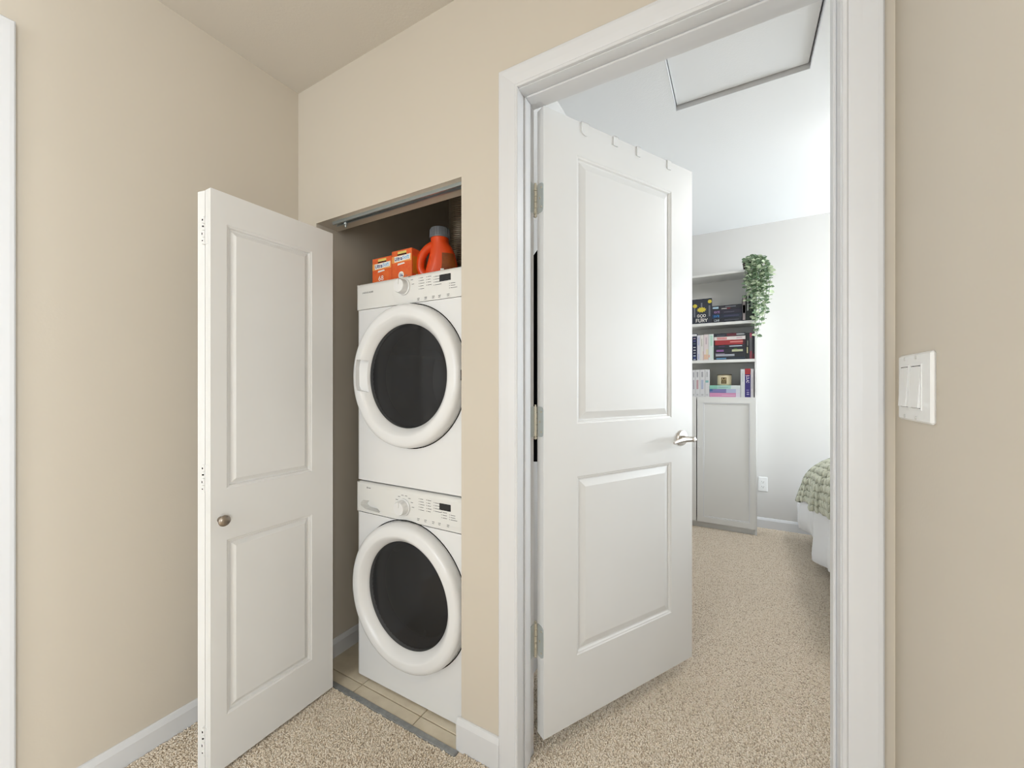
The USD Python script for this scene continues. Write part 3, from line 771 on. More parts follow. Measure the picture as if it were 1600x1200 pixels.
# boxes of dryer sheets, detergent jug, duct
for x0, x1, zt, lab, badge in ((-1.308, -1.199, 0.1135, 'left orange carton of dryer sheets standing on the dryer', False), (-1.197, -1.090, 0.1265, 'right orange carton of dryer sheets standing beside the detergent jug', True)):
    y0, y1, z0 = 0.12, 0.205, 1.5655
    t = thing('dryer_sheet_box', lab, 'box', ((x0 + x1) / 2, (y0 + y1) / 2, z0))
    w = x1 - x0; z1 = z0 + zt
    obj('carton', cbx(x0, x1, y0, y1, z0, z1, 0.001), 'box_orange', t, False)
    xm = (x0 + x1) / 2
    P = lambda poly, d=0.0005, yy=y0: front(prism(poly, d), (0, yy, 0))
    zb = z1 - 0.042
    obj('band', P(sbox(x0 + 0.001, zb - 0.006, x1 - 0.001, zb + 0.020)), 'band_orange', t, False)
    obj('title_panel', P(Polygon([(x0 + 0.016, zb - 0.004), (x1 - 0.008, zb + 0.0), (x1 - 0.006, zb + 0.021), (x0 + 0.014, zb + 0.018)]), 0.0008), 'band_white', t, False)
    obj('title', front(text_fit('Ultra', 0.040, 0.014, 0.0004, True), (xm - 0.016, y0 - 0.0008, zb + 0.008)), 'navy_print', t, False)
    obj('title', front(text_fit('Soft', 0.034, 0.014, 0.0004, True), (xm + 0.023, y0 - 0.0008, zb + 0.010)), 'sky_print', t, False)
    obj('logo', [P(sbox(xm - 0.022, z1 - 0.021, xm + 0.026, z1 - 0.016), 0.0009)], 'dark_print', t, False)
    obj('logo', [P(sbox(xm - 0.020, z1 - 0.0155, xm + 0.026, z1 - 0.006), 0.0009)], 'yellow_print', t, False)
    obj('ribbon', P(Polygon([(xm - 0.022, zb - 0.018), (xm + 0.018, zb - 0.014), (xm + 0.014, zb - 0.009), (xm - 0.020, zb - 0.010)])), 'band_white', t, False)
    if badge:
        obj('badge', P(Point(xm - 0.002, z0 + 0.027).buffer(0.0145)), 'band_white', t, False)
        obj('count', front(text_fit('24', 0.016, 0.011, 0.0004, True), (xm - 0.002, y0 - 0.0006, z0 + 0.0275)), 'navy_print', t, False)
    else:
        obj('count', front(text_fit('68', 0.028, 0.020, 0.0006, True), (xm - 0.004, y0, z0 + 0.030)), 'band_white', t, False)
    sd = xf(prism(sbox(y0 + 0.006, z0 + 0.030, y1 - 0.006, z1 - 0.030), 0.0006), (0, 1, 0), (0, 0, 1), (1, 0, 0), (x1, 0, 0))
    obj('side_panel', sd, 'box_side', t, False)
    sd = xf(prism(Point((y0 + y1) / 2 - 0.01, z0 + 0.018).buffer(0.013), 0.0008), (0, 1, 0), (0, 0, 1), (1, 0, 0), (x1, 0, 0))
    obj('side_badge', sd, 'band_white', t, False)

# jug: lofted body with a handle loop
JX, JY, JZ0 = -1.035, 0.20, 1.5655
jug = thing('detergent_jug', 'red-orange laundry detergent jug with a grey cap standing on the dryer', 'detergent bottle', (JX, JY, JZ0))
ja = math.radians(36)


def jl(m):
    c, s = math.cos(ja), math.sin(ja)
    return xf(m, (c, s, 0), (-s, c, 0), (0, 0, 1), (JX, JY, JZ0))


def loft(secs, n=36):
    """secs: (z, cx, halfwidth, halfdepth, exponent)"""
    V, F = [], []
    for z, cx, a, b, e in secs:
        for k in range(n):
            th = 2 * PI * k / n
            c, s = math.cos(th), math.sin(th)
            V.append((cx + a * math.copysign(abs(c) ** (2 / e), c), b * math.copysign(abs(s) ** (2 / e), s), z))
    for i in range(len(secs) - 1):
        for k in range(n):
            a, b = i * n + k, i * n + (k + 1) % n
            F += [(a, b, b + n), (a, b + n, a + n)]
    V += [(secs[0][1], 0, secs[0][0]), (secs[-1][1], 0, secs[-1][0])]
    m = len(V)
    for k in range(n):
        F += [(m - 2, (k + 1) % n, k), (m - 1, (len(secs) - 1) * n + k, (len(secs) - 1) * n + (k + 1) % n)]
    return trimesh.Trimesh(V, F, process=False)


body = loft([(0.0, 0.018, 0.060, 0.034, 3), (0.006, 0.018, 0.066, 0.040, 3), (0.03, 0.020, 0.066, 0.042, 3), (0.07, 0.024, 0.060, 0.042, 2.8), (0.11, 0.024, 0.050, 0.040, 2.6), (0.135, 0.020, 0.044, 0.037, 2.3), (0.152, 0.015, 0.037, 0.036, 2), (0.162, 0.013, 0.0355, 0.0355, 2), (0.174, 0.013, 0.0355, 0.0355, 2)])
hp = [(0.000, 0, 0.150), (-0.024, 0, 0.142), (-0.046, 0, 0.120), (-0.060, 0, 0.092), (-0.063, 0, 0.062), (-0.056, 0, 0.040), (-0.034, 0, 0.024), (-0.010, 0, 0.020)]
from scipy.interpolate import CubicSpline
hs = CubicSpline(np.arange(len(hp)), np.array(hp))(np.linspace(0, len(hp) - 1, 28))
hnd = tube(hs, 0.0165, 14)
obj('bottle', jl(body), 'jug_red', jug, 50)
obj('handle', jl(hnd), 'jug_red', jug, 60)
cap = lathe([(0, 0.174), (0.039, 0.174), (0.040, 0.178), (0.0385, 0.208), (0.036, 0.213), (0.032, 0.2145), (0, 0.2145)], 24, 'z', (0.013, 0, 0))
rib = [tube([(0.013 + 0.0398 * math.cos(a), 0.0398 * math.sin(a), 0.178), (0.013 + 0.0385 * math.cos(a), 0.0385 * math.sin(a), 0.208)], 0.0012, 5) for a in np.linspace(0, 2 * PI, 25)[:-1]]
obj('cap', jl(trimesh.util.concatenate([cap] + rib)), 'cap_clear', jug, 40)


def wrap_label(u0, u1, z0, z1, off):
    """patch lying on the jug's front, u from -1 to 1 across its width"""
    zs = np.linspace(z0, z1, 10); us = np.linspace(u0, u1, 14)
    V, F = [], []
    for z in zs:
        t = np.interp(z, [0.006, 0.03, 0.07, 0.11], [0, 1, 2, 3])
        cx, a, b = (np.interp(z, [0.006, 0.03, 0.07, 0.11], q) for q in ((0.018, 0.020, 0.024, 0.024), (0.066, 0.066, 0.060, 0.050), (0.040, 0.042, 0.042, 0.040)))
        for u in us:
            e = 2.85
            yy = b * (max(0, 1 - abs(u) ** e)) ** (1 / e)
            V.append((cx + a * u, -yy - off, z))
    n = len(us)
    for i in range(len(zs) - 1):
        for j in range(n - 1):
            q = i * n + j
            F += [(q, q + 1, q + n + 1), (q, q + n + 1, q + n)]
    return trimesh.Trimesh(V, F, process=False)


lb = obj('label', jl(wrap_label(0.0, 0.86, 0.02, 0.108, 0.0006)), 'jug_label', jug, 60)
obj('label_badge', jl(wrap_label(-0.05, 0.16, 0.018, 0.046, 0.0012)), 'band_white', lb, 60)
obj('label_print', jl(wrap_label(-0.02, 0.13, 0.018, 0.036, 0.0016)), 'purple_print', lb, 60)

dc = thing('dryer_duct', 'silver ribbed foil exhaust duct rising behind the dryer', 'duct', (-1.063, 0.40, 1.55))
dp = [(0.0, 1.5655)]
prof = []
for k in range(0, 169):
    z = 1.5655 + k * 0.0042
    prof.append((0.052 + (0.004 if k % 2 else -0.001), z))
V = lathe([(0.0, prof[0][1])] + prof + [(0.0, prof[-1][1])], 40, 'z', (-1.063, 0.40, 0))
obj('duct_hose', V, 'duct_foil', dc, 25)
obj('clamp', lathe([(0.0575, 1.572), (0.059, 1.572), (0.059, 1.582), (0.0575, 1.582), (0.0575, 1.572)], 40, 'z', (-1.063, 0.40, 0)), 'hinge_steel', dc, 40)

# ------------------------------------------------------------------ light switch and outlet
sw = thing('light_switch', 'white double rocker light switch on the right hall wall', 'light switch', (XR, -0.11, 1.155))


def onr(poly, d, off=0):                              # drawn as (-y, z), standing out to -x
    return xf(prism(poly, d), (0, -1, 0), (0, 0, 1), (-1, 0, 0), (XR - off, 0, 0))


y0, y1, z0, z1 = 0.0401, 0.1805, 1.0975, 1.2115
plate = cbx(XR - 0.0065, XR + 0.001, -y1, -y0, z0, z1, 0.004)
obj('plate', plate, 'plastic_white', sw, False)
for ya, yb in ((0.0555, 0.0905), (0.1015, 0.1440)):
    fr = sbox(ya - 0.003, 1.1175, yb + 0.003, 1.1935).difference(sbox(ya, 1.1205, yb, 1.1905))
    r = Polygon([(0.0, 1.1215), (0.0062, 1.1215), (0.0066, 1.1230), (0.0024, 1.1885), (0.0018, 1.1895), (0.0, 1.1895)])
    m = xf(prism(r, yb - ya - 0.002), (-1, 0, 0), (0, 0, 1), (0, 1, 0), (XR - 0.0045, -yb + 0.001, 0))
    rk = obj('rocker', m, 'plastic_white', sw, False)
    obj('rocker_frame', onr(fr, 0.0014, 0.0062), 'plastic_white', rk, False)
    obj('rocker_gap', onr(sbox(ya, 1.1205, yb, 1.1905).difference(sbox(ya + 0.001, 1.1215, yb - 0.001, 1.1895)), 0.0003, 0.0063), 'slot_dark', rk, False)
    for zz in (1.1045, 1.2045):
        c = trimesh.creation.cylinder(0.0030, 0.0014, sections=14)
        obj('screw', xf(c, (0, 1, 0), (0, 0, 1), (1, 0, 0), (XR - 0.0070, -(ya + yb) / 2, zz)), 'shelf_inner', sw)

ol = thing('wall_outlet', 'white double power outlet low on the bedroom wall right of the bookcase', 'outlet', (0.188, BY1, 0.357))
obj('plate', cbx(0.157, 0.220, BY1 - 0.006, BY1 + 0.001, 0.298, 0.416, 0.003), 'plastic_white', ol, False)
for zz in (0.337, 0.377):
    rc = front(prism(Point(0.1885, zz).buffer(0.0165).intersection(sbox(0.1, zz - 0.0135, 0.3, zz + 0.0135)), 0.0015), (0, BY1 - 0.006, 0))
    o_ = obj('receptacle', rc, 'plastic_white', ol, False)
    obj('slot', front(trimesh.util.concatenate([prism(sbox(0.181, zz - 0.003, 0.1825, zz + 0.006), 0.0004), prism(sbox(0.1945, zz - 0.003, 0.196, zz + 0.006), 0.0004), prism(Point(0.1885, zz - 0.008).buffer(0.0025), 0.0004)]), (0, BY1 - 0.0074, 0)), 'slot_dark', o_, False)

# ------------------------------------------------------------------ bookcase
KX0, KX1, KY0, KY1 = -0.665, 0.1385, 2.56, 2.796
PT = 0.0155
bc = thing('bookcase', 'tall white bookcase with open shelves above two panelled doors', 'bookcase', ((KX0 + KX1) / 2, (KY0 + KY1) / 2, 0))
obj('side_panel', cbx(KX0, KX0 + PT, KY0, KY1, 0, 2.064, 0.001), 'shelf_white', bc, False)
obj('side_panel', cbx(KX1 - PT, KX1, KY0, KY1, 0, 2.064, 0.001), 'shelf_white', bc, False)
ix0, ix1 = KX0 + PT, KX1 - PT
obj('top_panel', cbx(ix0, ix1, KY0, KY1 - 0.006, 2.046, 2.0635, 0.001), 'shelf_white', bc, False)
for z0, z1 in ((1.6445, 1.6665), (1.344, 1.3665), (1.0445, 1.0685)):
    obj('shelf', cbx(ix0, ix1, KY0 + 0.001, KY1 - 0.006, z0, z1, 0.001), 'shelf_white', bc, False)
obj('shelf', cbx(ix0, ix1, KY0 + 0.02, KY1 - 0.006, 0.056, 0.072, 0.001), 'shelf_white', bc, False)
obj('back_panel', bx(ix0, ix1, KY1 - 0.006, KY1 - 0.002, 0.02, 2.046), 'shelf_inner', bc, False)
obj('plinth', bx(ix0, ix1, KY0 + 0.012, KY0 + 0.026, 0.0, 0.056), 'shelf_white', bc, False)
for x0, x1, lft in ((-0.2795, KX1 - 0.010, True), (KX0 + 0.002, -0.2855, False)):
    y1_, y0_ = KY0 - 0.001, KY0 - 0.017
    zz0, zz1 = 0.053, 1.0620
    fr = sbox(x0, zz0, x1, zz1).difference(sbox(x0 + 0.044, zz0 + 0.043, x1 - 0.038, zz1 - 0.040))
    d_ = obj('cabinet_door', front(prism(fr, 0.016), (0, y1_, 0)), 'shelf_white', bc, False)
    hole = sbox(x0 + 0.044, zz0 + 0.043, x1 - 0.038, zz1 - 0.040)
    obj('door_panel', front(prism(hole.buffer(0.002), 0.006), (0, y1_ - 0.001, 0)), 'shelf_white', d_, False)
    bead = hole.difference(hole.buffer(-0.007))
    obj('bead', front(prism(bead, 0.0135), (0, y1_, 0)), 'trim_white', d_, False)
    kx = x0 + 0.014 if lft else x1 - 0.014
    obj('knob', front(lathe([(0, 0), (0.005, 0), (0.005, 0.008), (0.009, 0.012), (0.009, 0.017), (0, 0.018)], 20), (kx, y0_, 0.655)), 'shelf_white', d_, 40)

# ------------------------------------------------------------------ books
FY = KY0 + 0.006
BOOKMAT = {}


def bmat(c, rough=0.45):
    k = tuple(round(x, 3) for x in c)
    if k not in BOOKMAT:
        BOOKMAT[k] = mat('book_cover_%d' % len(BOOKMAT), k, rough, 0.4)
    return BOOKMAT[k]


def book_v(x0, x1, z0, h, color, label, group, marks=(), d=0.15, depth0=0.0, title=None):
    """standing book, spine to the front. marks: (f0, f1, a0, a1, colour) in fractions of height and width"""
    y0 = FY + depth0
    d = min(d, KY1 - 0.008 - y0)
    x0 += 0.0004; x1 -= 0.0004
    z0 += 0.0003; z1 = z0 + h
    t = thing('book', label, 'book', ((x0 + x1) / 2, y0 + d / 2, z0), group)
    w = x1 - x0; ct = min(0.002, w * 0.15)
    c = [bx(x0, x0 + ct, y0 + 0.002, y0 + d, z0, z1), bx(x1 - ct, x1, y0 + 0.002, y0 + d, z0, z1), cbx(x0, x1, y0, y0 + 0.003, z0, z1, 0.0008)]
    cv = obj('cover', c, bmat(color), t, False)
    obj('pages', bx(x0 + ct, x1 - ct, y0 + 0.003, y0 + d - 0.003, z0 + 0.002, z1 - 0.002), 'paper', t, False)
    for f0, f1, a0, a1, col in marks:
        obj('spine_print', front(prism(sbox(x0 + a0 * w, z0 + f0 * h, x0 + a1 * w, z0 + f1 * h), 0.0003), (0, y0 - 0.0001, 0)), bmat(col), cv, False)
    if title:
        s, f0, f1, th, col = title
        m = text_fit(s, (f1 - f0) * h, th * w, 0.0004, True)
        m = xf(m, (0, 0, -1), (1, 0, 0), (0, -1, 0), ((x0 + x1) / 2, y0 - 0.0004, z0 + (f0 + f1) / 2 * h))
        obj('title', m, bmat(col), cv, False)
    return t


def book_h(x0, x1, z0, z1, color, label, group, marks=(), d=0.15, title=None):
    """lying book, spine to the front"""
    y0 = FY
    x0 += 0.0004; x1 -= 0.0004; z0 += 0.0003; z1 -= 0.0001
    t = thing('book', label, 'book', ((x0 + x1) / 2, y0 + d / 2, z0), group)
    w, h = x1 - x0, z1 - z0; ct = min(0.002, h * 0.15)
    c = [bx(x0, x1, y0 + 0.002, y0 + d, z0, z0 + ct), bx(x0, x1, y0 + 0.002, y0 + d, z1 - ct, z1), cbx(x0, x1, y0, y0 + 0.003, z0, z1, 0.0008)]
    cv = obj('cover', c, bmat(color), t, False)
    obj('pages', bx(x0 + 0.002, x1 - 0.002, y0 + 0.003, y0 + d - 0.003, z0 + ct, z1 - ct), 'paper', t, False)
    for f0, f1, a0, a1, col in marks:
        obj('spine_print', front(prism(sbox(x0 + f0 * w, z0 + a0 * h, x0 + f1 * w, z0 + a1 * h), 0.0003), (0, y0 - 0.0001, 0)), bmat(col), cv, False)
    if title:
        s, f0, f1, th, col = title
        m = front(text_fit(s, (f1 - f0) * w, th * h, 0.0004, True), (x0 + (f0 + f1) / 2 * w, y0 - 0.0004, (z0 + z1) / 2))
        obj('title', m, bmat(col), cv, False)
    return t


G1, G2, G3 = 'books on the top open shelf', 'books on the middle open shelf', 'books on the lowest open shelf'
Z1, Z2, Z3 = 1.6665, 1.3665, 1.0685
ink, navy, white_, grey = (0.022, 0.024, 0.032), (0.02, 0.025, 0.06), (0.66, 0.65, 0.64), (0.35, 0.35, 0.37)
# top shelf: face-out book
t = thing('book', 'dark face-out book with yellow flowers and white title on the top shelf', 'book', (-0.245, FY + 0.02, Z1), G1)
fx0, fx1, fz1 = -0.3195, -0.1725, Z1 + 0.2015
cv = obj('cover', [cbx(fx0, fx1, FY, FY + 0.002, Z1 + 0.0003, fz1, 0.0006), bx(fx0, fx1, FY + 0.024, FY + 0.026, Z1 + 0.0003, fz1), bx(fx0, fx0 + 0.002, FY + 0.002, FY + 0.024, Z1 + 0.0003, fz1)], bmat((0.035, 0.04, 0.055)), t, False)
obj('pages', bx(fx0 + 0.002, fx1 - 0.003, FY + 0.002, FY + 0.024, Z1 + 0.003, fz1 - 0.003), 'paper', t, False)
obj('title', front(text_fit('GOD', 0.066, 0.024, 0.0004, True), (-0.249, FY - 0.0002, Z1 + 0.064)), bmat((0.75, 0.73, 0.70)), cv, False)
obj('title', front(text_fit('OF', 0.012, 0.008, 0.0004, True), (-0.249, FY - 0.0002, Z1 + 0.0455)), bmat((0.75, 0.73, 0.70)), cv, False)
obj('title', front(text_fit('FURY', 0.088, 0.029, 0.0004, True), (-0.247, FY - 0.0002, Z1 + 0.0255)), bmat((0.75, 0.73, 0.70)), cv, False)


def flower(cx, cz, r, n=9, sq=1.0):
    ps = []
    for k in range(n):
        a = 2 * PI * k / n + 0.3
        e = affinity.rotate(affinity.scale(Point(0, 0).buffer(1, 6), r * 0.5, r * 0.2), math.degrees(a), origin=(0, 0))
        ps.append(affinity.translate(e, r * 0.55 * math.cos(a), r * 0.55 * math.sin(a)))
    from shapely import union_all
    return affinity.translate(affinity.scale(union_all(ps + [Point(0, 0).buffer(r * 0.3)]), 1, sq, origin=(0, 0)), cx, cz)


for cx, cz, r, sq in ((-0.248, Z1 + 0.113, 0.034, 0.62), (-0.297, Z1 + 0.147, 0.017, 1.0), (-0.188, Z1 + 0.175, 0.0155, 1.0)):
    obj('flower_print', front(prism(flower(cx, cz, r, 11, sq), 0.0003), (0, FY - 0.0001, 0)), bmat((0.62, 0.52, 0.06)), cv, False)
for x, z0_, z1_ in ((-0.3005, 0.055, 0.13), (-0.190, 0.055, 0.145), (-0.248, 0.135, 0.17)):
    obj('cover_print', front(prism(sbox(x - 0.006, Z1 + z0_, x + 0.006, Z1 + z1_), 0.0002), (0, FY - 0.0001, 0)), bmat((0.16, 0.17, 0.20)), cv, False)
# top shelf: lying stack
zs = [Z1, Z1 + 0.0335, Z1 + 0.0655, Z1 + 0.1000, Z1 + 0.1340]
book_h(-0.1715, 0.0380, zs[0], zs[1], ink, 'dark book with pale title, lowest of the lying stack, top shelf', G1, ((0.42, 0.9, 0.35, 0.6, (0.06, 0.065, 0.085)),), title=('LIAR', 0.07, 0.25, 0.55, (0.45, 0.50, 0.52)))
book_h(-0.1715, 0.0380, zs[1], zs[2], (0.024, 0.03, 0.05), 'dark book with blue title, second from the bottom of the top shelf stack', G1, ((0.0, 0.1, 0.0, 1.0, (0.02, 0.05, 0.12)), (0.4, 0.9, 0.3, 0.6, (0.05, 0.05, 0.10))), title=('FATE', 0.07, 0.25, 0.6, (0.05, 0.25, 0.60)))
book_h(-0.1715, 0.0380, zs[2], zs[3], (0.03, 0.028, 0.045), 'dark book with mauve title, third from the bottom of the top shelf stack', G1, ((0.4, 0.75, 0.3, 0.5, (0.08, 0.08, 0.11)),), title=('KATE', 0.07, 0.26, 0.55, (0.36, 0.20, 0.42)))
book_h(-0.1715, 0.0380, zs[3], zs[4], (0.03, 0.03, 0.038), 'dark book with light blue patch, uppermost of the top shelf stack', G1, ((0.02, 0.22, 0.3, 0.75, (0.36, 0.52, 0.62)), (0.32, 0.5, 0.1, 0.35, (0.4, 0.38, 0.36)), (0.45, 0.8, 0.5, 0.75, (0.15, 0.16, 0.18)), (0.5, 0.62, 0.1, 0.35, (0.20, 0.03, 0.04))))
book_v(0.0395, 0.0640, Z1, 0.1975, ink, 'black-edged book with pinkish grey spine standing beside the stack, top shelf', G1, ((0.03, 0.94, 0.14, 0.86, (0.34, 0.29, 0.29)), (0.3, 0.62, 0.2, 0.8, (0.45, 0.42, 0.42))))
book_v(0.0640, 0.0905, Z1, 0.199, (0.02, 0.025, 0.022), 'black book with grey spine blocks half hidden by the trailing plant, top shelf', G1, ((0.38, 0.95, 0.25, 0.72, (0.33, 0.34, 0.33)), (0.66, 0.70, 0.2, 0.75, ink)))
book_v(0.0905, 0.1190, Z1, 0.2045, (0.022, 0.03, 0.027), 'black book against the right side panel behind the trailing plant, top shelf', G1, ((0.5, 0.9, 0.2, 0.7, (0.25, 0.30, 0.28)),))
# middle shelf
book_v(-0.3185, -0.2822, Z2, 0.221, (0.018, 0.022, 0.055), 'dark navy book with white letters down its tall spine, leftmost, middle shelf', G2, ((0.90, 0.98, 0.0, 0.98, (0.70, 0.69, 0.70)),) + tuple((f, f + 0.035, 0.25, 0.75, c) for f, c in ((0.02, (0.42, 0.45, 0.55)), (0.08, (0.05, 0.08, 0.28)), (0.15, (0.5, 0.55, 0.65)), (0.26, (0.40, 0.38, 0.42)), (0.36, (0.62, 0.60, 0.62)), (0.47, (0.5, 0.5, 0.52)), (0.60, (0.10, 0.14, 0.13)), (0.70, (0.12, 0.12, 0.30)), (0.80, (0.40, 0.28, 0.32)))))
book_v(-0.2815, -0.2585, Z2, 0.2055, (0.62, 0.61, 0.68), 'pale lavender book standing beside the tall navy one, middle shelf', G2, ((0.6, 0.9, 0.3, 0.7, (0.42, 0.44, 0.62)), (0.05, 0.25, 0.35, 0.65, (0.42, 0.44, 0.62))))
book_v(-0.2585, -0.2325, Z2, 0.2065, (0.68, 0.65, 0.62), 'cream white book between the lavender and the pink book, middle open shelf', G2, ((0.55, 0.85, 0.35, 0.6, (0.45, 0.45, 0.40)), (0.0, 0.35, 0.7, 0.97, (0.66, 0.52, 0.50))))
book_v(-0.2320, -0.1975, Z2, 0.2085, (0.68, 0.60, 0.60), 'pink to peach book between the cream and the mint book, middle open shelf', G2, ((0.03, 0.22, 0.05, 0.95, (0.68, 0.46, 0.34)), (0.62, 0.88, 0.4, 0.65, (0.50, 0.40, 0.44)), (0.22, 0.42, 0.5, 0.95, (0.68, 0.60, 0.42))))
book_v(-0.1970, -0.1595, Z2, 0.2085, (0.62, 0.68, 0.66), 'pale mint book standing next to the dark lying stack, middle open shelf', G2, ((0.55, 0.95, 0.35, 0.75, (0.40, 0.62, 0.50)), (0.05, 0.5, 0.75, 0.98, (0.50, 0.62, 0.54)), (0.1, 0.2, 0.0, 0.25, (0.70, 0.42, 0.34))))
st_ = [Z2, Z2 + 0.0195, Z2 + 0.0545, Z2 + 0.0885, Z2 + 0.1170, Z2 + 0.1555, Z2 + 0.1835, Z2 + 0.2105]
dk = (0.024, 0.026, 0.034)
book_h(-0.1585, 0.0615, st_[0], st_[1], (0.03, 0.04, 0.055), 'thin blue-grey book, lowest of the lying stack on the middle open shelf', G2, ((0.08, 0.4, 0.1, 0.8, (0.10, 0.22, 0.34)),))
book_h(-0.1585, 0.0615, st_[1], st_[2], (0.028, 0.03, 0.036), 'dark book with long grey spine patch, second lowest of the middle shelf stack', G2, ((0.06, 0.66, 0.2, 0.7, (0.34, 0.36, 0.40)), (0.05, 0.35, 0.72, 0.9, (0.20, 0.16, 0.24))))
book_h(-0.1585, 0.0615, st_[2], st_[3], dk, 'dark book with purple and pale yellow patches in the lying stack, middle open shelf', G2, ((0.08, 0.32, 0.25, 0.75, (0.22, 0.09, 0.26)), (0.58, 0.92, 0.2, 0.72, (0.42, 0.44, 0.28)), (0.64, 0.74, 0.75, 0.98, (0.05, 0.14, 0.02))))
book_h(-0.1585, 0.0615, st_[3], st_[4], dk, 'black book with a pale blue title streak in the lying stack, middle open shelf', G2, ((0.50, 0.90, 0.45, 0.75, (0.42, 0.48, 0.54)), (0.15, 0.35, 0.4, 0.7, (0.07, 0.04, 0.09))))
book_h(-0.1585, 0.0615, st_[4], st_[5], (0.32, 0.035, 0.04), 'bright red book in the lying stack, middle open shelf', G2, ((0.52, 0.94, 0.45, 0.7, (0.62, 0.24, 0.22)), (0.92, 1.0, 0.0, 1.0, (0.06, 0.02, 0.03)), (0.0, 0.04, 0.0, 1.0, (0.06, 0.02, 0.02))))
book_h(-0.1585, 0.0615, st_[5], st_[6], (0.66, 0.60, 0.58), 'white and salmon book in the lying stack, middle open shelf', G2, ((0.10, 0.42, 0.15, 0.85, (0.58, 0.25, 0.25)), (0.72, 0.9, 0.4, 0.7, (0.52, 0.36, 0.40))))
book_h(-0.1585, 0.0615, st_[6], st_[7], (0.03, 0.03, 0.04), 'black and wine red book, uppermost of the lying stack on the middle open shelf', G2, ((0.42, 0.72, 0.1, 0.9, (0.12, 0.025, 0.035)), (0.72, 0.97, 0.3, 0.75, (0.34, 0.35, 0.36)), (0.1, 0.36, 0.3, 0.5, (0.10, 0.12, 0.14))))
book_v(0.0625, 0.0875, Z2, 0.205, (0.022, 0.024, 0.026), 'black book with a small yellow title standing right of the red stack, middle open shelf', G2, ((0.22, 0.45, 0.3, 0.6, (0.50, 0.46, 0.26)), (0.5, 0.7, 0.4, 0.7, (0.20, 0.20, 0.18))))
book_v(0.0875, 0.1075, Z2, 0.2065, (0.10, 0.10, 0.11), 'grey book with red spine ends second from the right, middle open shelf', G2, ((0.0, 0.30, 0.1, 0.9, (0.24, 0.05, 0.07)), (0.80, 0.98, 0.1, 0.9, (0.28, 0.05, 0.09))))
book_v(0.1075, 0.1215, Z2, 0.198, (0.012, 0.012, 0.02), 'thin black book tight against the right side panel, middle open shelf', G2, ((0.0, 0.2, 0.1, 0.9, (0.10, 0.005, 0.015)),))
# lowest open shelf
mk = lambda c: ((0.72, 0.92, 0.3, 0.65, (0.36, 0.36, 0.38)), (0.28, 0.62, 0.25, 0.7, c), (0.04, 0.10, 0.25, 0.7, (0.45, 0.45, 0.46)))
wh = (0.64, 0.635, 0.645)
book_v(-0.3185, -0.2945, Z3, 0.219, wh, 'white book with grey print, partly behind the door edge, lowest open shelf', G3, mk((0.40, 0.38, 0.42)))
book_v(-0.2945, -0.2612, Z3, 0.2205, wh, 'white book with reddish print on its spine, lowest open shelf', G3, mk((0.52, 0.33, 0.35)))
book_v(-0.2610, -0.2232, Z3, 0.2215, wh, 'white book with pale blue print on its spine, lowest open shelf', G3, mk((0.40, 0.44, 0.56)))
book_v(-0.2230, -0.1905, Z3, 0.222, wh, 'white book with a teal mark standing beside the pastel stack, lowest open shelf', G3, ((0.72, 0.92, 0.3, 0.65, (0.45, 0.45, 0.46)), (0.52, 0.60, 0.1, 0.8, (0.22, 0.42, 0.42)), (0.04, 0.10, 0.25, 0.7, (0.50, 0.50, 0.51))))
book_h(-0.1895, 0.0270, Z3, Z3 + 0.0325, (0.58, 0.26, 0.42), 'pink book, lowest of the three lying pastel books', G3, ((0.86, 1.0, 0.0, 1.0, (0.62, 0.58, 0.66)), (0.4, 0.85, 0.35, 0.5, (0.62, 0.42, 0.54))))
book_h(-0.1895, 0.0270, Z3 + 0.0325, Z3 + 0.0635, (0.20, 0.19, 0.40), 'violet-blue book, middle one of the three lying pastel books', G3, ((0.0, 0.10, 0.4, 1.0, (0.06, 0.14, 0.30)), (0.55, 0.86, 0.0, 1.0, (0.38, 0.42, 0.58)), (0.86, 1.0, 0.0, 1.0, (0.58, 0.60, 0.66))))
book_h(-0.1895, 0.0270, Z3 + 0.0635, Z3 + 0.0935, (0.24, 0.52, 0.42), 'mint green book on top of the lying pastel books under the candle', G3, ((0.25, 0.7, 0.0, 1.0, (0.36, 0.58, 0.52)), (0.7, 1.0, 0.0, 1.0, (0.58, 0.64, 0.63)), (0.3, 0.62, 0.42, 0.52, (0.20, 0.32, 0.32))))
book_v(0.0285, 0.0575, Z3, 0.219, (0.60, 0.61, 0.61), 'pale grey book standing left of the red and navy one, lowest open shelf', G3, ((0.55, 0.85, 0.35, 0.65, (0.48, 0.52, 0.52)),))
book_v(0.0580, 0.0950, Z3, 0.2225, (0.035, 0.025, 0.16), 'navy book with a red top and white vertical title, lowest open shelf', G3, ((0.80, 1.0, 0.0, 1.0, (0.34, 0.03, 0.035)), (0.745, 0.77, 0.1, 0.85, (0.6, 0.3, 0.32)), (0.08, 0.13, 0.3, 0.75, (0.30, 0.28, 0.45)), (0.16, 0.19, 0.3, 0.75, (0.36, 0.34, 0.5)), (0.24, 0.26, 0.25, 0.75, (0.35, 0.34, 0.55))), title=('LILAC', 0.50, 0.74, 0.55, (0.66, 0.60, 0.68)))
book_v(0.0955, 0.1165, Z3, 0.221, (0.60, 0.59, 0.61), 'off-white book tight against the right side panel, lowest open shelf', G3, ((0.3, 0.7, 0.3, 0.6, (0.46, 0.45, 0.50)),))

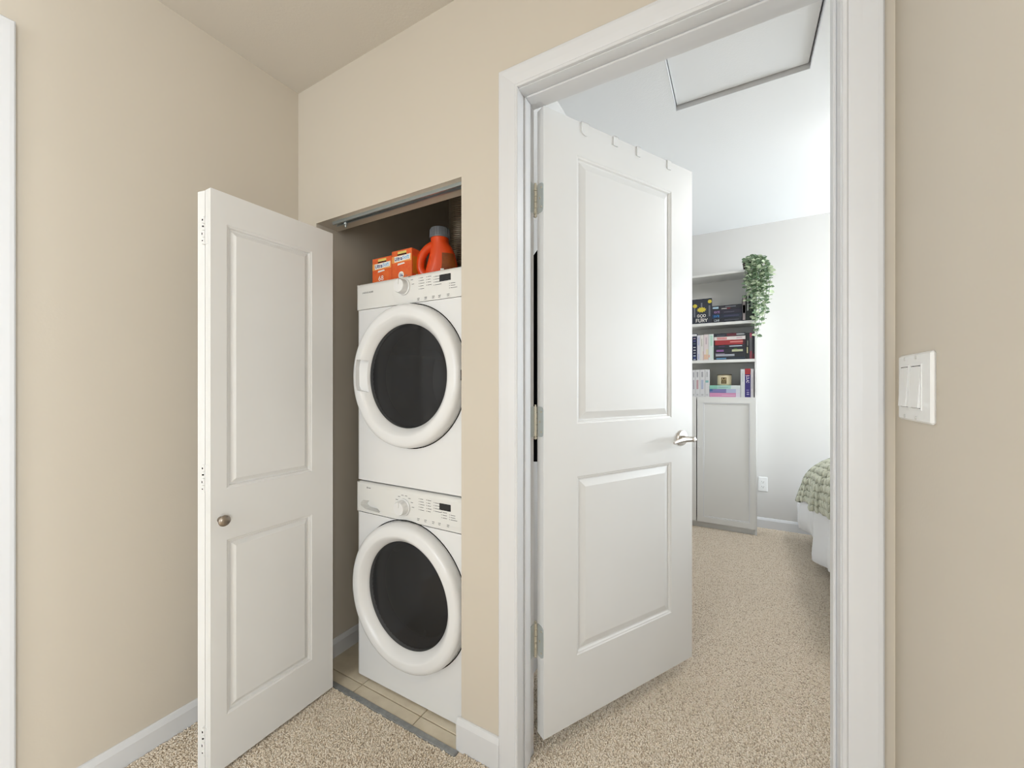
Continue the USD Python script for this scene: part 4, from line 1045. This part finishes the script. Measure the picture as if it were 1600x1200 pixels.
# candle
cnx, cny, cnz = -0.0852, KY0 + 0.075, Z3 + 0.0940
cn = thing('candle', 'cream candle jar with dark lid and square dark label on the pastel books', 'candle', (cnx, cny, cnz))
obj('jar', lathe([(0, 0), (0.046, 0), (0.050, 0.004), (0.0515, 0.02), (0.0515, 0.070), (0.049, 0.080), (0, 0.080)], 40, 'z', (cnx, cny, cnz)), 'candle_glass', cn, 40)
obj('lid', lathe([(0, 0.0802), (0.0525, 0.0802), (0.0525, 0.0875), (0.050, 0.089), (0, 0.089)], 40, 'z', (cnx, cny, cnz)), 'candle_lid', cn, 40)


def curved(poly_w, z0, z1, r, off, a0=0.0):
    n = 10; V, F = [], []
    for i in range(n + 1):
        a = a0 + (i / n - 0.5) * poly_w / r
        for z in (z0, z1):
            V.append((cnx + (r + off) * math.sin(a), cny - (r + off) * math.cos(a), cnz + z))
    for i in range(n):
        q = 2 * i
        F += [(q, q + 2, q + 3), (q, q + 3, q + 1)]
    return trimesh.Trimesh(V, F, process=False)


cl = obj('label', curved(0.038, 0.012, 0.062, 0.0515, 0.0004, -0.05), 'candle_label', cn, True)
mt = text_fit('M', 0.030, 0.022, 0.0006, True)
v = mt.vertices.copy()
an = v[:, 0] / 0.0515 - 0.05
mt = trimesh.Trimesh(np.stack([cnx + (0.0522 + v[:, 2]) * np.sin(an), cny - (0.0522 + v[:, 2]) * np.cos(an), cnz + 0.048 + v[:, 1]], 1), mt.faces, process=False)
obj('letter', mt, 'candle_gold', cl, False)
obj('label_line', [curved(0.030, z, z + 0.0025, 0.0515, 0.0008, -0.05) for z in (0.030, 0.024, 0.018)], 'candle_gold', cl, True)

# ------------------------------------------------------------------ trailing plant
pl = thing('trailing_plant', 'variegated trailing plant in a small dark pot hanging over the bookcase corner', 'plant', (0.088, KY0 + 0.065, 2.064))
px_, py_, pz_ = 0.088, KY0 + 0.065, 2.0645
obj('pot', lathe([(0, 0), (0.036, 0), (0.038, 0.003), (0.045, 0.056), (0.047, 0.060), (0.043, 0.060), (0.040, 0.050), (0, 0.050)], 32, 'z', (px_, py_, pz_)), 'plant_pot', pl, 40)
rl = random.Random(11)
stems, leaves = [], []


def leaf(p, d, up, L):
    d = d / np.linalg.norm(d); s = np.cross(d, up); s /= max(np.linalg.norm(s), 1e-6); n = np.cross(s, d)
    w = L * 0.36
    pts = [p, p + d * L * 0.35 + s * w, p + d * L * 0.75 + s * w * 0.75, p + d * L - n * L * 0.12, p + d * L * 0.75 - s * w * 0.75, p + d * L * 0.35 - s * w, p + d * L * 0.5 - n * L * 0.08 + n * 0.0]
    f = [(6, 0, 1), (6, 1, 2), (6, 2, 3), (6, 3, 4), (6, 4, 5), (6, 5, 0)]
    leaves.append(trimesh.Trimesh(pts, f, process=False))


def vine(pts, spacing=0.017, L=0.026, seed=0, den=1.0):
    P = CubicSpline(np.linspace(0, 1, len(pts)), np.array(pts, float))(np.linspace(0, 1, 26))
    stems.append(tube(P, 0.0013, 5))
    ln = np.linalg.norm(np.diff(P, axis=0), axis=1).sum()
    n = int(ln / spacing)
    for k in range(n):
        s = (k + 0.5) / n * 25; i = int(s); p = P[i] + (P[min(i + 1, 25)] - P[i]) * (s - i)
        a = rl.uniform(0, 2 * PI)
        for q in range(2):
            d = np.array([math.cos(a + q * PI), math.sin(a + q * PI) * 0.8 - 0.25, rl.uniform(-0.5, 0.45)])
            leaf(p, d, np.array([rl.uniform(-.5, .5), rl.uniform(-1.2, -0.5), rl.uniform(0.1, 0.9)]), L * rl.uniform(0.75, 1.2))


for k in range(26):                                   # crown
    a = rl.uniform(0, 2 * PI); r = rl.uniform(0.04, 0.085)
    if math.sin(a) < 0.2 and math.cos(a) < 0.3:
        continue
    ex = px_ + r * math.cos(a) * 1.05 + 0.03; ey = py_ + r * math.sin(a) * 0.8 - 0.01
    vine([(px_ + 0.02 * math.cos(a), py_ + 0.02 * math.sin(a), pz_ + 0.05), ((px_ + ex) / 2, (py_ + ey) / 2, pz_ + 0.07 + rl.uniform(0, 0.03)), (ex, ey, pz_ + rl.uniform(0.045, 0.105))], 0.018, 0.028)
fy = KY0 - 0.020
ends = [(0.060, 1.80), (0.078, 1.905), (0.088, 1.73), (0.100, 1.86), (0.112, 1.66), (0.122, 1.60), (0.130, 1.52), (0.136, 1.74), (0.146, 1.555), (0.152, 1.68), (0.158, 1.80), (0.163, 1.62), (0.172, 1.72), (0.178, 1.90), (0.186, 1.66), (0.194, 1.78), (0.203, 1.73), (0.210, 1.86), (0.222, 1.80), (0.165, 1.95), (0.150, 1.88), (0.138, 1.93), (0.120, 1.97), (0.19, 1.97)]
for ex, ez in ends:
    yo = fy - rl.uniform(0, 0.05) if ex < 0.145 else KY0 + rl.uniform(-0.06, 0.05)
    top = (ex * 0.55 + px_ * 0.45 + 0.01, (py_ + yo) / 2, pz_ + 0.075 + rl.uniform(0, 0.02))
    j = lambda s: rl.uniform(-s, s)
    vine([(px_ + 0.02 * np.sign(ex - px_), py_ - 0.02, pz_ + 0.05), top, (ex + j(.008), yo, pz_ + 0.0), (ex + j(.012), yo + j(.01), (pz_ * 2 + ez) / 3), (ex + j(.012), yo + j(.01), (pz_ + ez * 2) / 3), (ex + j(.01), yo, ez)], 0.033, 0.033)
obj('stem', stems, 'stem_green', pl, 60)
obj('leaves', [m for k, m in enumerate(leaves) if k % 5 not in (1, 3)], 'leaf', pl, False, kind='stuff')
obj('leaves', [m for k, m in enumerate(leaves) if k % 5 in (1, 3)], 'leaf_pale', pl, False, label='pale cream-edged leaves', kind='stuff')

# ------------------------------------------------------------------ bed
QX0, QX1, QY0, QY1 = 0.447, 2.40, 1.10, 2.63
bed = thing('bed', 'bed with white bedding at the right edge of the doorway', 'bed', ((QX0 + QX1) / 2, (QY0 + QY1) / 2, 0))
obj('bed_frame', [cbx(QX0 + 0.05, QX1, QY0 + 0.06, QY1 - 0.06, 0.13, 0.26, 0.01)], 'bed_frame', bed, False)
for x in (QX0 + 0.09, QX1 - 0.09):
    for y in (QY0 + 0.10, 2.06 if x < 1 else QY1 - 0.10):
        obj('leg', cbx(x - 0.03, x + 0.03, y - 0.03, y + 0.03, 0, 0.132, 0.004), 'bed_frame', bed, False)
obj('mattress', rbx(QX0 + 0.04, QX1, QY0 + 0.05, QY1 - 0.05, 0.262, 0.60, 0.06), 'mattress', bed, 40)


def wrap1(a, lo, r, top):
    """a: arc length from the far side of the edge (negative = over the edge). returns (position, drop)"""
    if a >= 0:
        return lo + r + a, 0.0
    s = -a
    q = PI / 2 * r
    if s < q:
        th = s / r
        return lo + r - r * math.sin(th), r * (1 - math.cos(th))
    return lo, r + (s - q)


def surf(a, b, off, seed, amp):
    """a: along x from the foot edge, b: along y (from 0 at the near edge to 1.53-2r in the flat)"""
    r = 0.20
    flat = (QY1 - QY0) - 2 * r
    top = 0.635 + 0.135 * min(1, max(0, (flat - b) / 0.9)) ** 0.8 + 0.03 * math.sin(min(1, max(0, (a + 0.1) / 0.5)) * PI / 2)
    x, dx = wrap1(a, QX0, r, top)
    if b <= flat:
        y, dy = wrap1(b, QY0, r, top)
    else:
        yy, dy = wrap1(flat - b, 0, r, top)
        y = QY1 - yy
    drop = math.sqrt(dx * dx + dy * dy) if min(dx, dy) < 0.15 else max(dx, dy) + 0.04
    drop = max(dx, dy) + 0.25 * min(dx, dy) * (1 if min(dx, dy) < 0.2 else 0.2 / min(dx, dy))
    ox = -1.0 if dx > r else -dx / r
    oy = (0 if dy == 0 else (1.0 if b > flat else -1.0) * min(1, dy / r))
    nz = 1 - max(abs(ox), abs(oy)) * 0.999
    n = np.array([ox, oy, nz]); n /= np.linalg.norm(n)
    if a < -0.3:
        x -= 0.040 * math.sin(min(1, (-a - 0.3) / 0.36) * PI) * min(1, max(0, (b - flat + 0.5) / 0.5))
    p = np.array([x, y, top - drop])
    w = amp * (math.sin(b * 17 + seed) * 0.5 + math.sin(b * 29 + 1.3 * seed + a * 5) * 0.35 + math.sin(a * 23 + b * 7) * 0.15)
    w *= 0.35 + min(1.2, max(dx, dy) * 2.6)
    return p + n * (off + w), n


def sheet(a0, a1, b0, b1, na, nb, off, seed, amp, hem=0.0, th=0.012, tuck=0.0):
    A, B = np.linspace(a0, a1, na), np.linspace(b0, b1, nb)
    V = []
    for s in (0, 1):
        for a in A:
            for b in B:
                aa = a if a > 0 else a * (1 + hem * math.sin(b * 9 + seed)) * (1 - tuck * min(1, max(0, (b - flat + 0.30) / 0.35)))
                V.append(surf(aa, b, off - s * th, seed, amp)[0])
    n = na * nb; F = []
    for s in (0, 1):
        for i in range(na - 1):
            for j in range(nb - 1):
                q = s * n + i * nb + j
                t_ = [(q, q + nb, q + nb + 1), (q, q + nb + 1, q + 1)]
                F += t_ if s == 0 else [x[::-1] for x in t_]
    edge = [i * nb for i in range(na)] + [(na - 1) * nb + j for j in range(1, nb)] + [i * nb + nb - 1 for i in range(na - 2, -1, -1)] + [j for j in range(nb - 2, 0, -1)]
    for k in range(len(edge)):
        a, b = edge[k], edge[(k + 1) % len(edge)]
        F += [(a, b, b + n), (a, b + n, a + n)]
    m = trimesh.Trimesh(V, F, process=False)
    m.fix_normals()
    return m


flat = (QY1 - QY0) - 0.40
dv = obj('duvet', sheet(-0.72, 1.70, -0.60, flat + 0.55, 70, 110, 0.0, 2.0, 0.028, 0.04, tuck=0.16), 'linen', None, 60, 'rumpled white duvet hanging over the foot of the bed', 'duvet')
thr = thing('throw_blanket', 'chunky sage green knitted throw folded over the foot of the white bed', 'blanket', (QX0 + 0.1, 1.75, 0.40))
BB0, BB1 = -0.10, flat - 0.08
obj('backing', sheet(-0.41, 0.75, BB0, BB1 + 0.10, 46, 70, 0.016, 2.0, 0.026, 0.03, 0.008), 'knit', thr, 60)
# interlocked stitches
sphere = trimesh.creation.uv_sphere(radius=1.0, count=[5, 7])
st_v, st_f = np.array(sphere.vertices), np.array(sphere.faces)
VV, FF = [], []
cnt = 0
da, db = 0.040, 0.030
ia = 0
for a in np.arange(-0.40, 0.44, da):
    ib = 0
    for b in np.arange(BB0 + 0.015, BB1 + 0.09, db):
        aa = a * (1 + 0.03 * math.sin(b * 9 + 2.0)) if a < 0 else a
        p, n = surf(aa, b, 0.021, 2.0, 0.026)
        p2, _ = surf(aa + 0.01, b, 0.021, 2.0, 0.026)
        u = p2 - p; u /= np.linalg.norm(u)
        v = np.cross(n, u)
        sgn = 1 if ib % 2 == 0 else -1
        d = u * math.cos(0.55) + v * sgn * math.sin(0.55); e = np.cross(n, d)
        Q = p + st_v[:, :1] * d * 0.027 + st_v[:, 1:2] * e * 0.0125 + st_v[:, 2:3] * n * 0.0125
        VV.append(Q); FF.append(st_f + cnt); cnt += len(st_v)
        ib += 1
    ia += 1
obj('knit_stitches', trimesh.Trimesh(np.vstack(VV), np.vstack(FF), process=False), 'knit', thr, True, kind='stuff')
hemp = [surf(a * (1.02 if a < 0 else 1), BB1 + 0.10, 0.018, 2.0, 0.026)[0] for a in np.linspace(-0.41, 0.75, 40)]
obj('rolled_edge', tube(hemp, 0.021, 10), 'knit_edge', thr, 60)

# ------------------------------------------------------------------ carpet pile
PILE = True
if PILE:
    tv = []
    tf = []
    for i, (z, r, ox, oy) in enumerate(((-0.001, 0.0028, 0, 0), (0.0028, 0.0035, 0.0004, 0.0002), (0.0054, 0.0022, 0.0010, 0.0004))):
        for k in range(4):
            a = k * PI / 2 + i * 0.5
            tv.append((ox + r * math.cos(a), oy + r * math.sin(a), z))
    for i in range(2):
        for k in range(4):
            a, b = i * 4 + k, i * 4 + (k + 1) % 4
            tf += [(a, b, b + 4), (a, b + 4, a + 4)]
    tf += [(8, 9, 10), (8, 10, 11)]
    pi = UsdGeom.PointInstancer.Define(stage, '/World/carpet_pile')
    usdkit.mesh(stage, '/World/carpet_pile/tuft', trimesh.Trimesh(tv, tf, process=False), M['tuft'], smooth=True)
    pts = []

    def fill(x0, x1, y0, y1, s, ok=None):
        gx, gy = np.meshgrid(np.arange(x0, x1, s), np.arange(y0, y1, s))
        p = np.stack([gx.ravel(), gy.ravel()], 1) + RNG.uniform(-0.4, 0.4, (gx.size, 2)) * s
        if ok is not None:
            p = p[ok(p[:, 0], p[:, 1])]
        pts.append(p)

    fill(BX0 + 0.016, 0.80, TW + 0.02, 2.572, 0.0048, lambda x, y: x > -0.70)
    fill(JX0 + 0.004, JX1 - 0.004, -0.0, TW + 0.02, 0.0048)
    fill(0.142, 0.62, 2.57, 2.785, 0.0048)
    fill(XL + 0.016, CX1 + 0.02, -0.66, -0.038, 0.0048)
    fill(CX1 + 0.02, JX1, -0.40, -0.014, 0.0048)
    p = np.vstack(pts)
    P3 = np.column_stack([p, np.zeros(len(p))]).astype(np.float32)
    n = len(p)
    pi.CreatePositionsAttr(Vt.Vec3fArray.FromNumpy(P3))
    pi.CreateProtoIndicesAttr(Vt.IntArray.FromNumpy(np.zeros(n, np.int32)))
    ang = RNG.uniform(0, 2 * PI, n)
    tilt = RNG.uniform(-0.35, 0.35, (n, 2))
    q = []
    for a, (tx, ty) in zip(ang, tilt):
        q.append(Gf.Quath(float(math.cos(a / 2)), float(tx * 0.5), float(ty * 0.5), float(math.sin(a / 2))).GetNormalized())
    pi.CreateOrientationsAttr(Vt.QuathArray(q))
    sc = RNG.uniform(0.8, 1.25, n)
    pi.CreateScalesAttr(Vt.Vec3fArray.FromNumpy(np.column_stack([sc, sc, RNG.uniform(0.8, 1.2, n)]).astype(np.float32)))
    pi.CreatePrototypesRel().SetTargets(['/World/carpet_pile/tuft'])
    tag(pi, 'short tufted beige carpet pile covering the hall and bedroom floor', 'carpet', kind='stuff')
    print('tufts', n)
